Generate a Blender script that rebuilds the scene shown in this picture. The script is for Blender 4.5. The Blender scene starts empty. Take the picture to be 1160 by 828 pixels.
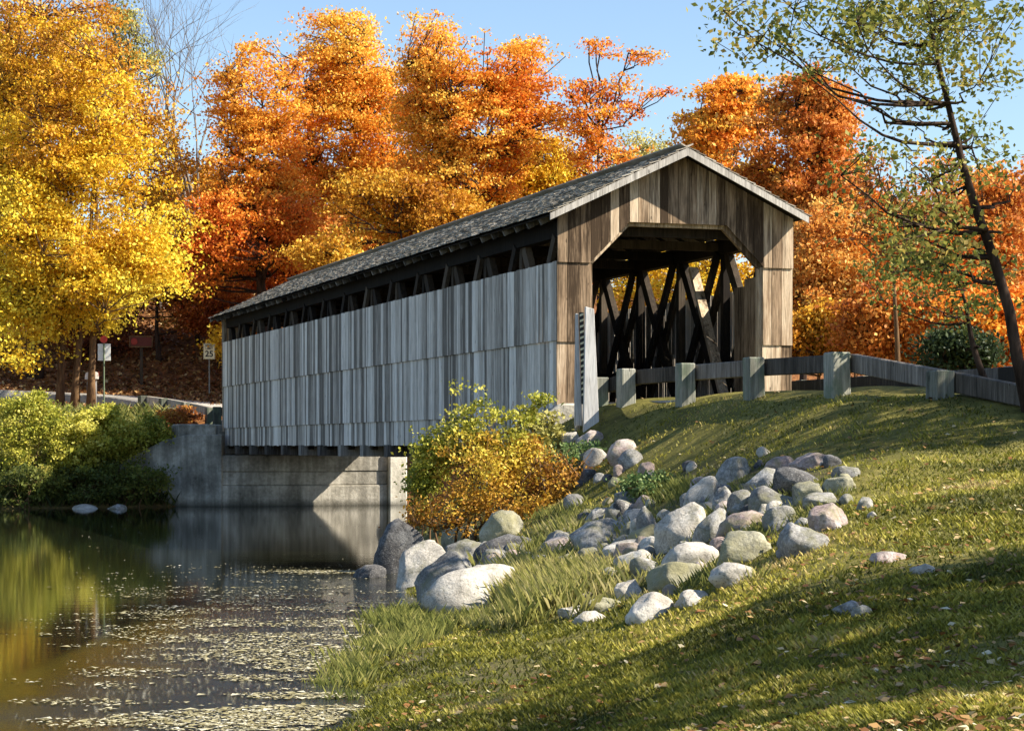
import bpy, math, random
import numpy as np
from mathutils import Vector, Matrix
random.seed(7); RNG = np.random.default_rng(7)
R = math.radians
SC = bpy.context.scene; COL = SC.collection

# ---------------------------------------------------------------- camera model (level camera with lens shift)
F = 2424.0; CX = 580.0; HY = 505.0; CZ = 2.1
def at(px, py, d):
    return np.array([(px-CX)/F*d, d, CZ+(HY-py)/F*d])

# ---------------------------------------------------------------- numpy noise
_T = np.random.default_rng(3).random(4096)
def _h(i, j, k):
    return _T[((i*73856093) ^ (j*19349663) ^ (k*83492791)) & 4095]
def vnoise(p):
    p = np.asarray(p, float); f = np.floor(p); t = p-f; i = f.astype(np.int64); t = t*t*(3-2*t)
    r = 0
    for a in (0, 1):
        wa = t[..., 0] if a else 1-t[..., 0]
        for b in (0, 1):
            wb = t[..., 1] if b else 1-t[..., 1]
            for c in (0, 1):
                wc = t[..., 2] if c else 1-t[..., 2]
                r = r+wa*wb*wc*_h(i[..., 0]+a, i[..., 1]+b, i[..., 2]+c)
    return r
def fbm(p, o=4):
    r = 0; a = 1; s = 0; p = np.asarray(p, float)
    for k in range(o):
        r = r+a*vnoise(p*(2**k)+k*17.3); s += a; a *= .5
    return r/s

# ---------------------------------------------------------------- object helpers
def setp(o, label=None, cat=None, group=None, kind=None):
    if label: o['label'] = label
    if cat: o['category'] = cat
    if group: o['group'] = group
    if kind: o['kind'] = kind
    return o
def empty(name, loc=(0, 0, 0), rz=0, **k):
    o = bpy.data.objects.new(name, None); COL.objects.link(o); o.location = tuple(loc); o.rotation_euler = (0, 0, rz)
    o.empty_display_size = .3
    return setp(o, **k)
def link(name, me, mat=None, parent=None, **k):
    o = bpy.data.objects.new(name, me); COL.objects.link(o)
    if mat is not None and not me.materials:
        for m in (mat if isinstance(mat, (list, tuple)) else [mat]): me.materials.append(m)
    if parent: o.parent = parent
    return setp(o, **k)
def mesh_np(name, verts, faces, tint=None, smooth=False, midx=None):
    """faces: (n,k) int array with constant k"""
    verts = np.asarray(verts, np.float32); faces = np.asarray(faces, np.int32)
    n, k = faces.shape
    me = bpy.data.meshes.new(name)
    me.vertices.add(len(verts)); me.vertices.foreach_set('co', verts.ravel())
    me.loops.add(n*k); me.loops.foreach_set('vertex_index', faces.ravel())
    me.polygons.add(n); me.polygons.foreach_set('loop_start', np.arange(0, n*k, k, dtype=np.int32))
    me.polygons.foreach_set('loop_total', np.full(n, k, np.int32))
    if smooth: me.polygons.foreach_set('use_smooth', np.ones(n, bool))
    if midx is not None: me.polygons.foreach_set('material_index', np.asarray(midx, np.int32))
    if tint is not None:
        a = me.attributes.new('tint', 'FLOAT', 'FACE'); a.data.foreach_set('value', np.asarray(tint, np.float32))
    me.update(calc_edges=True); me.validate()
    return me

class MB:
    """collects polygons and links them as one object"""
    def __init__(s): s.v = []; s.f = []; s.t = []
    def poly_prism(s, pts, ext, tint=None):
        """pts: list of 3d points (planar polygon), ext: extrusion vector"""
        tint = random.random() if tint is None else tint
        n = len(pts); b = len(s.v); e = Vector(ext)
        P = [Vector(p) for p in pts]
        s.v += [tuple(p) for p in P]+[tuple(p+e) for p in P]
        nrm = Vector((0, 0, 0))
        for i in range(n): nrm += P[i].cross(P[(i+1) % n])
        fs = [tuple(range(b, b+n))[::-1], tuple(range(b+n, b+2*n))]
        for i in range(n):
            j = (i+1) % n; fs.append((b+i, b+j, b+n+j, b+n+i))
        if nrm.dot(e) < 0: fs = [f[::-1] for f in fs]
        s.f += fs; s.t += [tint]*len(fs)
    def box(s, x0, x1, y0, y1, z0, z1, tint=None):
        s.poly_prism([(x0, y0, z0), (x1, y0, z0), (x1, y1, z0), (x0, y1, z0)], (0, 0, z1-z0), tint)
    def beam(s, a, b, w, h, up=(0, 0, 1), tint=None):
        a = Vector(a); b = Vector(b); d = (b-a).normalized(); up = Vector(up)
        x = d.cross(up).normalized(); u = x.cross(d).normalized()
        s.poly_prism([a-x*w/2-u*h/2, a+x*w/2-u*h/2, a+x*w/2+u*h/2, a-x*w/2+u*h/2], b-a, tint)
    def tube(s, pts, rad, n=8, tint=None, cap=True):
        tint = random.random() if tint is None else tint
        P = [Vector(p) for p in pts]; b = len(s.v)
        for i, p in enumerate(P):
            d = (P[min(i+1, len(P)-1)]-P[max(i-1, 0)]).normalized()
            x = d.cross(Vector((0.13, .97, .2))).normalized(); y = d.cross(x)
            for k in range(n):
                a = 2*math.pi*k/n; s.v.append(tuple(p+(x*math.cos(a)+y*math.sin(a))*rad[i]))
        for i in range(len(P)-1):
            for k in range(n):
                k2 = (k+1) % n
                s.f.append((b+i*n+k, b+i*n+k2, b+(i+1)*n+k2, b+(i+1)*n+k)); s.t.append(tint)
        if cap:
            s.f.append(tuple(range(b, b+n))[::-1]); s.f.append(tuple(range(b+(len(P)-1)*n, b+len(P)*n))); s.t += [tint]*2
    def build(s, name, mat, parent=None, bevel=0, smooth=False, **k):
        me = bpy.data.meshes.new(name); me.from_pydata(s.v, [], s.f)
        a = me.attributes.new('tint', 'FLOAT', 'FACE'); a.data.foreach_set('value', np.array(s.t, np.float32))
        if smooth: me.polygons.foreach_set('use_smooth', np.ones(len(me.polygons), bool))
        me.update()
        o = link(name, me, mat, parent, **k)
        if bevel:
            m = o.modifiers.new('bevel', 'BEVEL'); m.width = bevel; m.segments = 1; m.limit_method = 'ANGLE'
        return o

# ---------------------------------------------------------------- materials
class NT:
    def __init__(s, name):
        s.m = bpy.data.materials.new(name); s.m.use_nodes = True; s.t = s.m.node_tree; s.t.nodes.clear()
        s.out = s.t.nodes.new('ShaderNodeOutputMaterial')
    def n(s, typ, _set=None, **inp):
        nd = s.t.nodes.new('ShaderNode'+typ)
        for k, v in (_set or {}).items(): setattr(nd, k, v)
        for k, v in inp.items():
            key = int(k[1:]) if k[0] == '_' and k[1:].isdigit() else k.replace('_', ' ')
            if hasattr(v, 'is_output') or isinstance(v, bpy.types.NodeSocket): s.t.links.new(v, nd.inputs[key])
            else: nd.inputs[key].default_value = v
        return nd
    def ramp(s, fac, stops, interp='LINEAR'):
        nd = s.t.nodes.new('ShaderNodeValToRGB'); e = nd.color_ramp.elements; nd.color_ramp.interpolation = interp
        while len(e) < len(stops): e.new(.5)
        for el, (p, c) in zip(e, stops):
            el.position = p; el.color = (*c, 1) if len(c) == 3 else c
        s.t.links.new(fac, nd.inputs[0]); return nd.outputs[0]
    def mix(s, fac, a, b, mode='MIX'):
        nd = s.t.nodes.new('ShaderNodeMix'); nd.data_type = 'RGBA'; nd.blend_type = mode
        for sock, v in ((nd.inputs[0], fac), (nd.inputs[6], a), (nd.inputs[7], b)):
            if isinstance(v, bpy.types.NodeSocket): s.t.links.new(v, sock)
            else: sock.default_value = v if not isinstance(v, tuple) or len(v) == 4 else (*v, 1)
        return nd.outputs[2]
    def math(s, op, a, b=None, c=None, clamp=False):
        nd = s.t.nodes.new('ShaderNodeMath'); nd.operation = op; nd.use_clamp = clamp
        for i, v in enumerate((a, b, c)):
            if v is None: continue
            if isinstance(v, bpy.types.NodeSocket): s.t.links.new(v, nd.inputs[i])
            else: nd.inputs[i].default_value = v
        return nd.outputs[0]
    def coords(s, kind='Object', scale=(1, 1, 1), rot=(0, 0, 0)):
        tc = s.n('TexCoord'); mp = s.n('Mapping', Vector=tc.outputs[kind]); mp.inputs['Scale'].default_value = scale
        mp.inputs['Rotation'].default_value = rot
        return mp.outputs[0]
    def noise(s, vec, scale, detail=5, rough=.6):
        return s.n('TexNoise', Vector=vec, Scale=scale, Detail=detail, Roughness=rough).outputs[0]
    def tint(s): return s.n('Attribute', {'attribute_name': 'tint'}).outputs['Fac']
    def bump(s, h, strength=.5, dist=.02):
        return s.n('Bump', Height=h, Strength=strength, Distance=dist).outputs[0]
    def done(s, color, rough=.8, normal=None, spec=.3, metal=0):
        b = s.n('BsdfPrincipled', Roughness=rough, Metallic=metal)
        b.inputs['Specular IOR Level'].default_value = spec
        if isinstance(color, bpy.types.NodeSocket): s.t.links.new(color, b.inputs['Base Color'])
        else: b.inputs['Base Color'].default_value = (*color, 1)
        if normal is not None: s.t.links.new(normal, b.inputs['Normal'])
        s.t.links.new(b.outputs[0], s.out.inputs[0]); return s.m

def wood(name, lo, mid, hi, stain=.5, grain=22, seed=0, moss=None):
    t = NT(name)
    v = t.coords('Object', (grain, grain, .9)); v2 = t.coords('Object', (grain*3.5, grain*3.5, 3)); v3 = t.coords('Object', (1.3, 1.3, .5))
    g = t.noise(v, 1, 6, .7); g2 = t.noise(v2, 1, 3, .6); g3 = t.noise(v3, 1, 5, .65)
    tn = t.tint()
    f = t.math('ADD', t.math('MULTIPLY', g, .55), t.math('MULTIPLY', g2, .3))
    f = t.math('ADD', f, t.math('MULTIPLY_ADD', tn, .5, -.19))
    f = t.math('ADD', f, t.math('MULTIPLY_ADD', g3, .5*stain, -.25*stain), clamp=True)
    c = t.ramp(f, [(.30, lo), (.5, mid), (.72, hi)])
    st = t.ramp(t.noise(t.coords('Object', (7, 7, .35)), 1, 5, .7), [(.50, (0, 0, 0)), (.66, (1, 1, 1))])
    c = t.mix(t.math('MULTIPLY', st, .75*stain), c, tuple(x*.9 for x in lo))
    fi = t.ramp(t.noise(t.coords('Object', (90, 90, 2.2)), 1, 2, .5), [(.34, (1, 1, 1)), (.46, (0, 0, 0))])
    c = t.mix(t.math('MULTIPLY', fi, .55), c, tuple(x*.7 for x in lo))
    kn = t.n('TexVoronoi', Vector=t.coords('Object', (5, 5, 1.6)), Scale=1.0).outputs['Distance']
    knm = t.math('LESS_THAN', kn, .07)
    c = t.mix(t.math('MULTIPLY', knm, .7), c, tuple(x*.25 for x in lo))
    if moss:
        mm = t.ramp(t.noise(t.coords('Object', (3, 3, 1.5)), 1, 6, .7), [(.48, (0, 0, 0)), (.62, (1, 1, 1))])
        c = t.mix(t.math('MULTIPLY', mm, .7), c, moss)
    h = t.math('ADD', g, t.math('MULTIPLY', g2, .6))
    return t.done(c, .88, t.bump(h, .55, .012), .15)

M = {}
M['siding'] = wood('weathered_grey_boards', (.17, .15, .125), (.62, .555, .475), (.90, .84, .75), .5)
M['gable'] = wood('brown_weathered_boards', (.055, .036, .022), (.34, .24, .155), (.68, .55, .40), 1.25, 20)
M['chord'] = wood('eave_shade_timber', (.006, .005, .004), (.022, .018, .014), (.05, .04, .03), .5, 14)  # darker copy of the beam timber, with eave shade put into its colour
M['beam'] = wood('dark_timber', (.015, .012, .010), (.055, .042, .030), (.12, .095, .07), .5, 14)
M['timber_grey'] = wood('grey_timber', (.04, .036, .032), (.16, .145, .13), (.36, .33, .29), .8, 16)
M['rail_post'] = wood('grey_green_post', (.07, .075, .06), (.24, .24, .20), (.44, .43, .37), .8, 16, moss=(.13, .17, .11))
M['timber_lit'] = wood('lit_tone_rail', (.12, .11, .09), (.36, .33, .28), (.62, .58, .5), .7, 16)  # paler rail timber: light on the far rail's top put into its colour
M['rail_beam'] = wood('weathered_rail', (.03, .025, .02), (.12, .102, .085), (.34, .30, .26), .8, 16)
M['white_wood'] = wood('white_painted_wood', (.16, .155, .15), (.46, .455, .45), (.72, .71, .69), .7, 16)
M['rake'] = wood('pale_rake_board', (.14, .125, .11), (.40, .375, .34), (.64, .61, .56), .9, 12)

def mk_shingle():
    t = NT('cedar_shingles'); tn = t.tint()
    n1 = t.noise(t.coords('Object', (14, 3, 14)), 1, 5, .7); n2 = t.noise(t.coords('Object', (.5, .5, .5)), 1, 5, .6)
    f = t.math('ADD', t.math('MULTIPLY', tn, .6), t.math('MULTIPLY', n1, .4))
    c = t.ramp(f, [(.15, (.10, .085, .07)), (.5, (.33, .29, .24)), (.85, (.62, .57, .48))])
    c = t.mix(t.ramp(n2, [(.45, (0, 0, 0)), (.7, (.6, .6, .6))]), c, (.15, .14, .09))
    return t.done(c, .9, t.bump(n1, .5, .02), .15)
M['shingle'] = mk_shingle()

def mk_concrete(name, lo, mid, hi):
    t = NT(name); v = t.coords('Object')
    n1 = t.noise(v, .8, 8, .65); n2 = t.noise(v, 9, 6, .7); n3 = t.noise(t.coords('Object', (5, 5, .35)), 1, 4, .6)
    f = t.math('ADD', t.math('MULTIPLY', n1, .55), t.math('ADD', t.math('MULTIPLY', n2, .2), t.math('MULTIPLY', n3, .3)))
    c = t.ramp(f, [(.36, lo), (.52, mid), (.68, hi)])
    sep = t.n('SeparateXYZ', Vector=t.n('NewGeometry').outputs['Position'])
    wet = t.ramp(sep.outputs[2], [(0.0, (1, 1, 1)), (.28, (0, 0, 0))])
    c = t.mix(t.math('MULTIPLY', wet, .8), c, (.035, .033, .025))
    return t.done(c, .9, t.bump(t.math('ADD', n1, t.math('MULTIPLY', n2, .5)), .7, .06), .2)
M['concrete_pale'] = mk_concrete('pale_concrete', (.30, .28, .22), (.58, .55, .47), (.80, .78, .70))
M['concrete'] = mk_concrete('stained_concrete', (.07, .063, .05), (.30, .28, .235), (.66, .62, .54))

def mk_rock(name, lo, mid, hi, moss=None, mossamt=.5):
    t = NT(name); v = t.coords('Object')
    oi = t.n('ObjectInfo').outputs['Random']
    add = t.n('VectorMath', {'operation': 'ADD'}); t.t.links.new(v, add.inputs[0])
    cmb = t.n('CombineXYZ', X=t.math('MULTIPLY', oi, 37.0), Y=t.math('MULTIPLY', oi, 91.0), Z=oi)
    t.t.links.new(cmb.outputs[0], add.inputs[1]); v = add.outputs[0]
    n1 = t.noise(v, 2.2, 8, .7); n2 = t.noise(v, 26, 5, .75)
    f = t.math('ADD', t.math('MULTIPLY', n1, .75), t.math('MULTIPLY', n2, .35))
    c = t.ramp(f, [(.42, lo), (.55, mid), (.66, hi)])
    cr = t.ramp(t.n('TexVoronoi', {'feature': 'DISTANCE_TO_EDGE'}, Vector=v, Scale=2.3).outputs['Distance'], [(0, (1, 1, 1)), (.025, (0, 0, 0))])
    c = t.mix(t.math('MULTIPLY', cr, .35), c, tuple(x*.4 for x in lo))
    sp = t.ramp(t.noise(v, 60, 2, .5), [(.6, (0, 0, 0)), (.68, (1, 1, 1))])
    c = t.mix(t.math('MULTIPLY', sp, .35), c, (.55, .54, .5))
    sp2 = t.ramp(t.noise(v, 45, 2, .5), [(.33, (1, 1, 1)), (.40, (0, 0, 0))])
    c = t.mix(t.math('MULTIPLY', sp2, .5), c, (.05, .05, .05))
    if moss:
        mm = t.ramp(t.noise(v, 3.3, 7, .7), [(.5-.12*mossamt, (0, 0, 0)), (.66-.1*mossamt, (1, 1, 1))])
        c = t.mix(t.math('MULTIPLY', mm, .8), c, moss)
    return t.done(c, .85, t.bump(f, .8, .05), .25)
M['rock_pale'] = mk_rock('pale_boulder', (.26, .24, .205), (.44, .41, .36), (.62, .59, .53), (.20, .19, .11), -.2)
M['rock_grey'] = mk_rock('grey_boulder', (.08, .078, .075), (.22, .215, .205), (.44, .43, .41), (.17, .165, .09), .3)
M['rock_dark'] = mk_rock('dark_boulder', (.03, .03, .032), (.09, .088, .09), (.20, .20, .20))
M['rock_pink'] = mk_rock('pinkish_boulder', (.16, .12, .11), (.36, .28, .26), (.55, .48, .44), (.2, .19, .1), .2)
M['rock_moss'] = mk_rock('mossy_boulder', (.11, .11, .09), (.28, .27, .20), (.46, .44, .32), (.25, .235, .13), .6)

def leafmat(name, stops, transl=.3, rough=.55):
    t = NT(name); tn = t.tint()
    c = t.ramp(tn, stops)
    d = t.n('BsdfPrincipled', Roughness=rough); d.inputs['Specular IOR Level'].default_value = .25
    t.t.links.new(c, d.inputs['Base Color'])
    tr = t.n('BsdfTranslucent', Color=c)
    mx = t.n('MixShader', Fac=transl); t.t.links.new(d.outputs[0], mx.inputs[1]); t.t.links.new(tr.outputs[0], mx.inputs[2])
    t.t.links.new(mx.outputs[0], t.out.inputs[0]); return t.m
LM = {
 'yellow': leafmat('yellow_leaves', [(0, (.30, .12, .015)), (.25, (.60, .30, .02)), (.55, (.80, .52, .03)), (1, (.86, .72, .08))]),
 'goldbrown': leafmat('golden_brown_leaves', [(0, (.25, .08, .012)), (.4, (.55, .24, .02)), (.75, (.72, .42, .04)), (1, (.8, .6, .1))]),
 'orange': leafmat('orange_leaves', [(0, (.48, .10, .015)), (.35, (.76, .23, .025)), (.7, (.86, .38, .04)), (1, (.88, .55, .08))]),
 'redorange': leafmat('red_orange_leaves', [(0, (.38, .06, .014)), (.35, (.66, .16, .022)), (.7, (.80, .26, .03)), (1, (.86, .45, .06))]),
 'rust': leafmat('rust_leaves', [(0, (.27, .06, .015)), (.4, (.54, .16, .025)), (.75, (.70, .29, .05)), (1, (.78, .46, .11))]),
 'brown': leafmat('brown_red_leaves', [(0, (.09, .025, .012)), (.5, (.24, .07, .02)), (.8, (.40, .15, .03)), (1, (.55, .30, .05))]),
 'olive': leafmat('olive_leaves', [(0, (.07, .09, .02)), (.4, (.15, .18, .035)), (.75, (.32, .30, .06)), (1, (.50, .36, .09))], .4),
 'limegreen': leafmat('yellow_green_leaves', [(0, (.10, .13, .02)), (.4, (.30, .32, .04)), (.75, (.52, .48, .07)), (1, (.68, .62, .15))]),
 'palegreen': leafmat('pale_green_leaves', [(0, (.18, .2, .06)), (.5, (.38, .36, .10)), (1, (.6, .52, .16))]),
 'green': leafmat('green_leaves', [(0, (.03, .06, .02)), (.4, (.07, .14, .04)), (.8, (.16, .24, .08)), (1, (.28, .34, .12))]),
 'darkgreen': leafmat('dark_green_leaves', [(0, (.015, .025, .012)), (.6, (.03, .05, .02)), (1, (.07, .10, .04))]),
 'ochre': leafmat('ochre_leaves', [(0, (.16, .06, .012)), (.35, (.36, .17, .025)), (.7, (.56, .34, .04)), (1, (.68, .56, .08))]),
}
def mk_bark(name, lo, hi):
    t = NT(name); n1 = t.noise(t.coords('Object', (9, 9, 1.6)), 1, 6, .7)
    return t.done(t.ramp(n1, [(.35, lo), (.65, hi)]), .95, t.bump(n1, .8, .04), .1)
M['bark_dark'] = mk_bark('dark_bark', (.02, .013, .010), (.075, .05, .038))
M['bark_brown'] = mk_bark('brown_bark', (.06, .035, .02), (.20, .12, .06))
M['bark_grey'] = mk_bark('grey_bark', (.10, .085, .075), (.27, .24, .21))

def flat(name, c, rough=.6, spec=.4, metal=0, amt=.25):
    t = NT(name); n1 = t.noise(t.coords('Object'), 7, 6, .7)
    cc = t.ramp(n1, [(.3, tuple(x*(1-amt) for x in c)), (.7, tuple(min(1, x*(1+amt*.4)) for x in c))])
    return t.done(cc, rough, t.bump(n1, .1, .005), spec, metal)
M['sign_white'] = flat('white_sign_sheet', (.78, .78, .74), .45)
M['sign_cream'] = flat('cream_sign_sheet', (.78, .72, .48), .45)
M['black'] = flat('black_paint', (.02, .02, .02), .6)
M['red'] = flat('red_paint', (.55, .04, .02), .5)
M['darkred'] = flat('dark_red_board', (.11, .022, .016), .7)
M['darkred2'] = flat('red_emblem', (.30, .03, .02), .6)
M['metal'] = flat('galvanised_post', (.22, .22, .21), .5, .5, .6)
M['greenpost'] = flat('green_steel_post', (.13, .17, .10), .6, .4)
M['mailwhite'] = flat('white_mailbox', (.76, .74, .68), .4)
M['yellow_refl'] = flat('yellow_reflector', (.75, .55, .05), .4)

# ---------------------------------------------------------------- terrain
A = np.array([.988, 42.0]); U = np.array([-.3156, .949]); V = np.array([.949, .3156])
def br(s, t): return A+s*V+t*U      # bridge-local (s across, t along) -> world xy
CP = []
def cp(x, y, z): CP.append((x, y, z))
def cpx(px, py, d): p = at(px, py, d); CP.append(tuple(p))
for px, py, d in [(1150, 448, 30), (1150, 520, 24), (1150, 600, 18), (1150, 700, 13.5), (1150, 828, 9.5),
                  (1020, 449, 31), (1020, 500, 27), (1020, 560, 22), (1020, 640, 17), (1020, 740, 13.2),
                  (900, 451, 33.8), (900, 480, 30.5), (900, 538, 24.2), (900, 600, 20.2), (900, 660, 17), (900, 748, 13.7), (900, 828, 11),
                  (800, 455, 37), (800, 500, 33), (800, 560, 27.5), (800, 620, 23), (800, 700, 18),
                  (700, 461, 40), (700, 480, 39), (700, 520, 36), (700, 560, 33), (700, 600, 29.5), (700, 650, 25), (700, 700, 21.5), (700, 748, 18), (700, 828, 13.5),
                  (560, 600, 38), (560, 650, 30), (560, 692, 26), (560, 748, 18.6), (560, 828, 14.2), (620, 700, 22.5),
                  (640, 482, 40.5), (600, 500, 42), (560, 545, 41), (500, 592, 41)]:
    cpx(px, py, d)
for x, y, z in [(-1.75, 21, 0), (-1.2, 26, -.05), (-1.9, 31, -.1), (-2.4, 37.7, -.05), (-2.0, 50, 0), (-3.7, 47, -.7), (-3.6, 52, -.8), (-3.4, 44, -.6), (-1.6, 14, .12), (-2.6, 14, -.15), (-4, 5, .1), (0, 0, .6), (-10, -6, .3),
                (-2.9, 24, -.55), (-3.2, 18, -.45), (-4.2, 33, -.8), (-4.6, 42, -.9), (-8, 30, -1.1), (-9, 46, -1.1), (-10, 62, -1.1), (-4, 64, -1), (5, 72, -1), (-10, 15, -1), (-20, 50, -1), (-20, 25, -1), (-35, 40, -1), (-35, 10, -.8),
                (-60, 30, -.8), (16, 80, -.8), (40, 92, -.8), (-16, 69, -.9), (-30, 64, -.9), (-60, 58, -.8),
                (0, 47.5, 1.9), (-1.2, 51, .9), (0, 57, -.3), (3, 52, 1.6), (8, 56, 1.6), (12, 64, .2), (30, 76, .2), (60, 90, .3),
                (2.2, 40.2, 2.92), (2.7, 38.6, 2.93), (3.2, 37.0, 2.93), (3.7, 35.5, 2.93), (4.2, 34, 2.93), (4.7, 32.5, 2.92), (5.2, 31, 2.9), (5.8, 29.2, 2.8), (3.4, 39.6, 2.9), (6, 36, 2.9), (4.6, 40, 2.9), (9, 34, 2.9), (12, 30, 2.8), (10, 45, 2.8), (14, 52, 2.4), (20, 40, 2.7), (30, 60, 2.3), (60, 60, 3), (60, 20, 3), (20, 15, 2.1), (30, 0, 2), (10, 6, 1.2), (4, 3, .75),
                (-9.3, 72, -1), (-6, 73.5, -1), (-3, 74.5, -1), (0, 76, -1), (4, 78, -1), (-8.5, 74.6, -1.2), (-5, 75.6, -1.2), (-2.5, 77, -1), (-12.5, 73.4, -.1), (-14.5, 72.8, .1), (-14.5, 74.5, 1.2), (-15, 77, 2.2), (-14, 80, 2.9), (-19, 71.5, .1), (-19, 74, 1.5), (-19, 79, 3.0), (-25, 69.5, .1), (-25, 73, 1.6), (-25, 80, 3.3), (-40, 66, .1), (-40, 74, 2.4), (-70, 66, 1),
                (-10.5, 79, 2.9), (-8, 79, 2.95), (-10.5, 84, 3.3), (-15, 89, 3.9), (-25, 92, 4.3), (-45, 94, 4.8), (-5, 85, 3.1), (-1.5, 82.5, .8), (3, 84, .3), (10, 88, .2), (30, 100, .3),
                (-12, 96, 5.0), (-20, 98, 5.4), (-5, 93, 4.3), (-12, 104, 8.5), (-30, 106, 8.5), (0, 104, 6.5), (12, 104, 4), (30, 112, 3.5), (-60, 112, 9),
                (-30, 140, 14), (0, 140, 13), (40, 140, 9), (-70, 160, 15), (0, 170, 15), (70, 170, 12), (80, 110, 4), (80, -10, 3), (-70, -10, 2), (0, -12, .8)]:
    cp(x, y, z)
CPa = np.array(CP); _c = 1.2
_N = len(CPa); _D = np.sqrt(((CPa[:, None, :2]-CPa[None, :, :2])**2).sum(-1)+_c*_c)
_Am = np.zeros((_N+3, _N+3)); _Am[:_N, :_N] = _D+np.eye(_N)*-.12
_Am[:_N, _N] = 1; _Am[:_N, _N+1:] = CPa[:, :2]; _Am[_N:, :_N] = _Am[:_N, _N:].T
_W = np.linalg.solve(_Am, np.concatenate([CPa[:, 2], [0, 0, 0]]))
def hz_raw(x, y):
    sh = np.shape(x); q = np.stack([np.ravel(x), np.ravel(y)], -1)
    q[:, 0] = np.clip(q[:, 0], -80, 85); q[:, 1] = np.clip(q[:, 1], -14, 172)
    out = np.empty(len(q))
    for i in range(0, len(q), 20000):
        p = q[i:i+20000]; d = np.sqrt(((p[:, None]-CPa[None, :, :2])**2).sum(-1)+_c*_c)
        out[i:i+20000] = d@_W[:_N]+_W[_N]+p@_W[_N+1:]
    p3 = np.stack([q[:, 0]*.9, q[:, 1]*.9, np.zeros(len(q))], -1)
    out += (fbm(p3, 3)-.5)*.10*np.clip((out+.3)*1.5, 0, 1)
    return out.reshape(sh)
GX = np.concatenate([[-700, -400, -220, -140, -100], np.arange(-80, -24, 1.6), np.arange(-24, -6, .5), np.arange(-6, 12, .14), np.arange(12, 30, .5), np.arange(30, 86, 1.8), [100, 140, 220, 400, 700]])
GY = np.concatenate([[-60, -30], np.arange(-14, 8, .8), np.arange(8, 44, .16), np.arange(44, 110, .5), np.arange(110, 172, 2), [190, 240, 340, 500, 900]])
_gx, _gy = np.meshgrid(GX, GY); _gz = hz_raw(_gx, _gy)
def hz(x, y):
    x = np.asarray(x, float); y = np.asarray(y, float)
    i = np.clip(np.searchsorted(GX, x)-1, 0, len(GX)-2); j = np.clip(np.searchsorted(GY, y)-1, 0, len(GY)-2)
    tx = np.clip((x-GX[i])/(GX[i+1]-GX[i]), 0, 1); ty = np.clip((y-GY[j])/(GY[j+1]-GY[j]), 0, 1)
    return (_gz[j, i]*(1-tx)+_gz[j, i+1]*tx)*(1-ty)+(_gz[j+1, i]*(1-tx)+_gz[j+1, i+1]*tx)*ty
def ray(px, py, d0=9, d1=110, water=True):
    """ground point seen at a photo pixel"""
    d = np.linspace(d0, d1, 1400); x = (px-CX)/F*d; z = CZ+(HY-py)/F*d; g = hz(x, d)
    if water: g = np.maximum(g, 0)
    k = np.argmax(z <= g)
    if not (z <= g).any(): k = len(d)-1
    return np.array([x[k], d[k], g[k]])

def build_terrain():
    ny, nx = _gx.shape
    v = np.stack([_gx.ravel(), _gy.ravel(), _gz.ravel()], -1)
    ii = (np.arange(ny-1)[:, None]*nx+np.arange(nx-1)[None]).ravel()
    f = np.stack([ii, ii+1, ii+1+nx, ii+nx], -1)
    me = mesh_np('ground', v, f, smooth=True)
    # leaf litter amount: how much of the ground is woodland floor instead of lawn
    x, y = v[:, 0], v[:, 1]
    far = np.clip((y-70)/8, 0, 1)
    shore = np.clip(1-np.abs(v[:, 2]-.12)/.35, 0, 1)
    px = CX+x/np.maximum(y, 1)*F; py = HY-(v[:, 2]-CZ)/np.maximum(y, 1)*F
    stones = np.clip(1.3-(((px-790)/160)**2+((py-595+(px-790)*.28)/62)**2), 0, 1)*(y > 12)*(y < 45)
    stones = np.maximum(stones, np.clip(1-(((px-560)/130)**2+((py-620)/60)**2), 0, 1)*(y > 20)*(y < 45))
    a = me.attributes.new('litter', 'FLOAT', 'POINT'); a.data.foreach_set('value', np.maximum(far, np.clip((x-9)/6, 0, .8)*(y > 36)).astype(np.float32))
    a = me.attributes.new('soil', 'FLOAT', 'POINT'); a.data.foreach_set('value', np.maximum(shore, np.clip(stones*2, 0, .85)).astype(np.float32))
    t = NT('ground_cover'); v = t.coords('Object')
    n1 = t.noise(v, .55, 6, .6); n2 = t.noise(v, 5, 6, .7); n3 = t.noise(v, 38, 4, .7)
    f1 = t.math('ADD', t.math('MULTIPLY', n1, .5), t.math('MULTIPLY', n2, .5))
    g = t.ramp(f1, [(.35, (.06, .06, .018)), (.5, (.15, .14, .035)), (.62, (.28, .24, .07))])
    g = t.mix(t.ramp(n3, [(.56, (0, 0, 0)), (.66, (.8, .8, .8))]), g, (.17, .12, .055))
    vor = t.n('TexVoronoi', Vector=v, Scale=9.0)
    leafc = t.ramp(vor.outputs['Color'], [(0, (.06, .03, .015)), (.5, (.17, .07, .025)), (1, (.32, .15, .05))])
    s = t.mix(n3, (.06, .05, .03), (.18, .15, .10)); s = t.mix(t.ramp(n2, [(.45, (0, 0, 0)), (.6, (1, 1, 1))]), s, (.08, .095, .025))
    lit = t.n('Attribute', {'attribute_name': 'litter'}).outputs['Fac']; so = t.n('Attribute', {'attribute_name': 'soil'}).outputs['Fac']
    c = t.mix(t.math('MULTIPLY', so, t.math('MULTIPLY_ADD', n2, .8, .4), clamp=True), g, s)
    c = t.mix(lit, c, leafc)
    t.done(c, .95, t.bump(t.math('ADD', n2, t.math('MULTIPLY', n3, .5)), .8, .06), .1)
    link('ground', me, t.m, kind='structure')
build_terrain()

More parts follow.
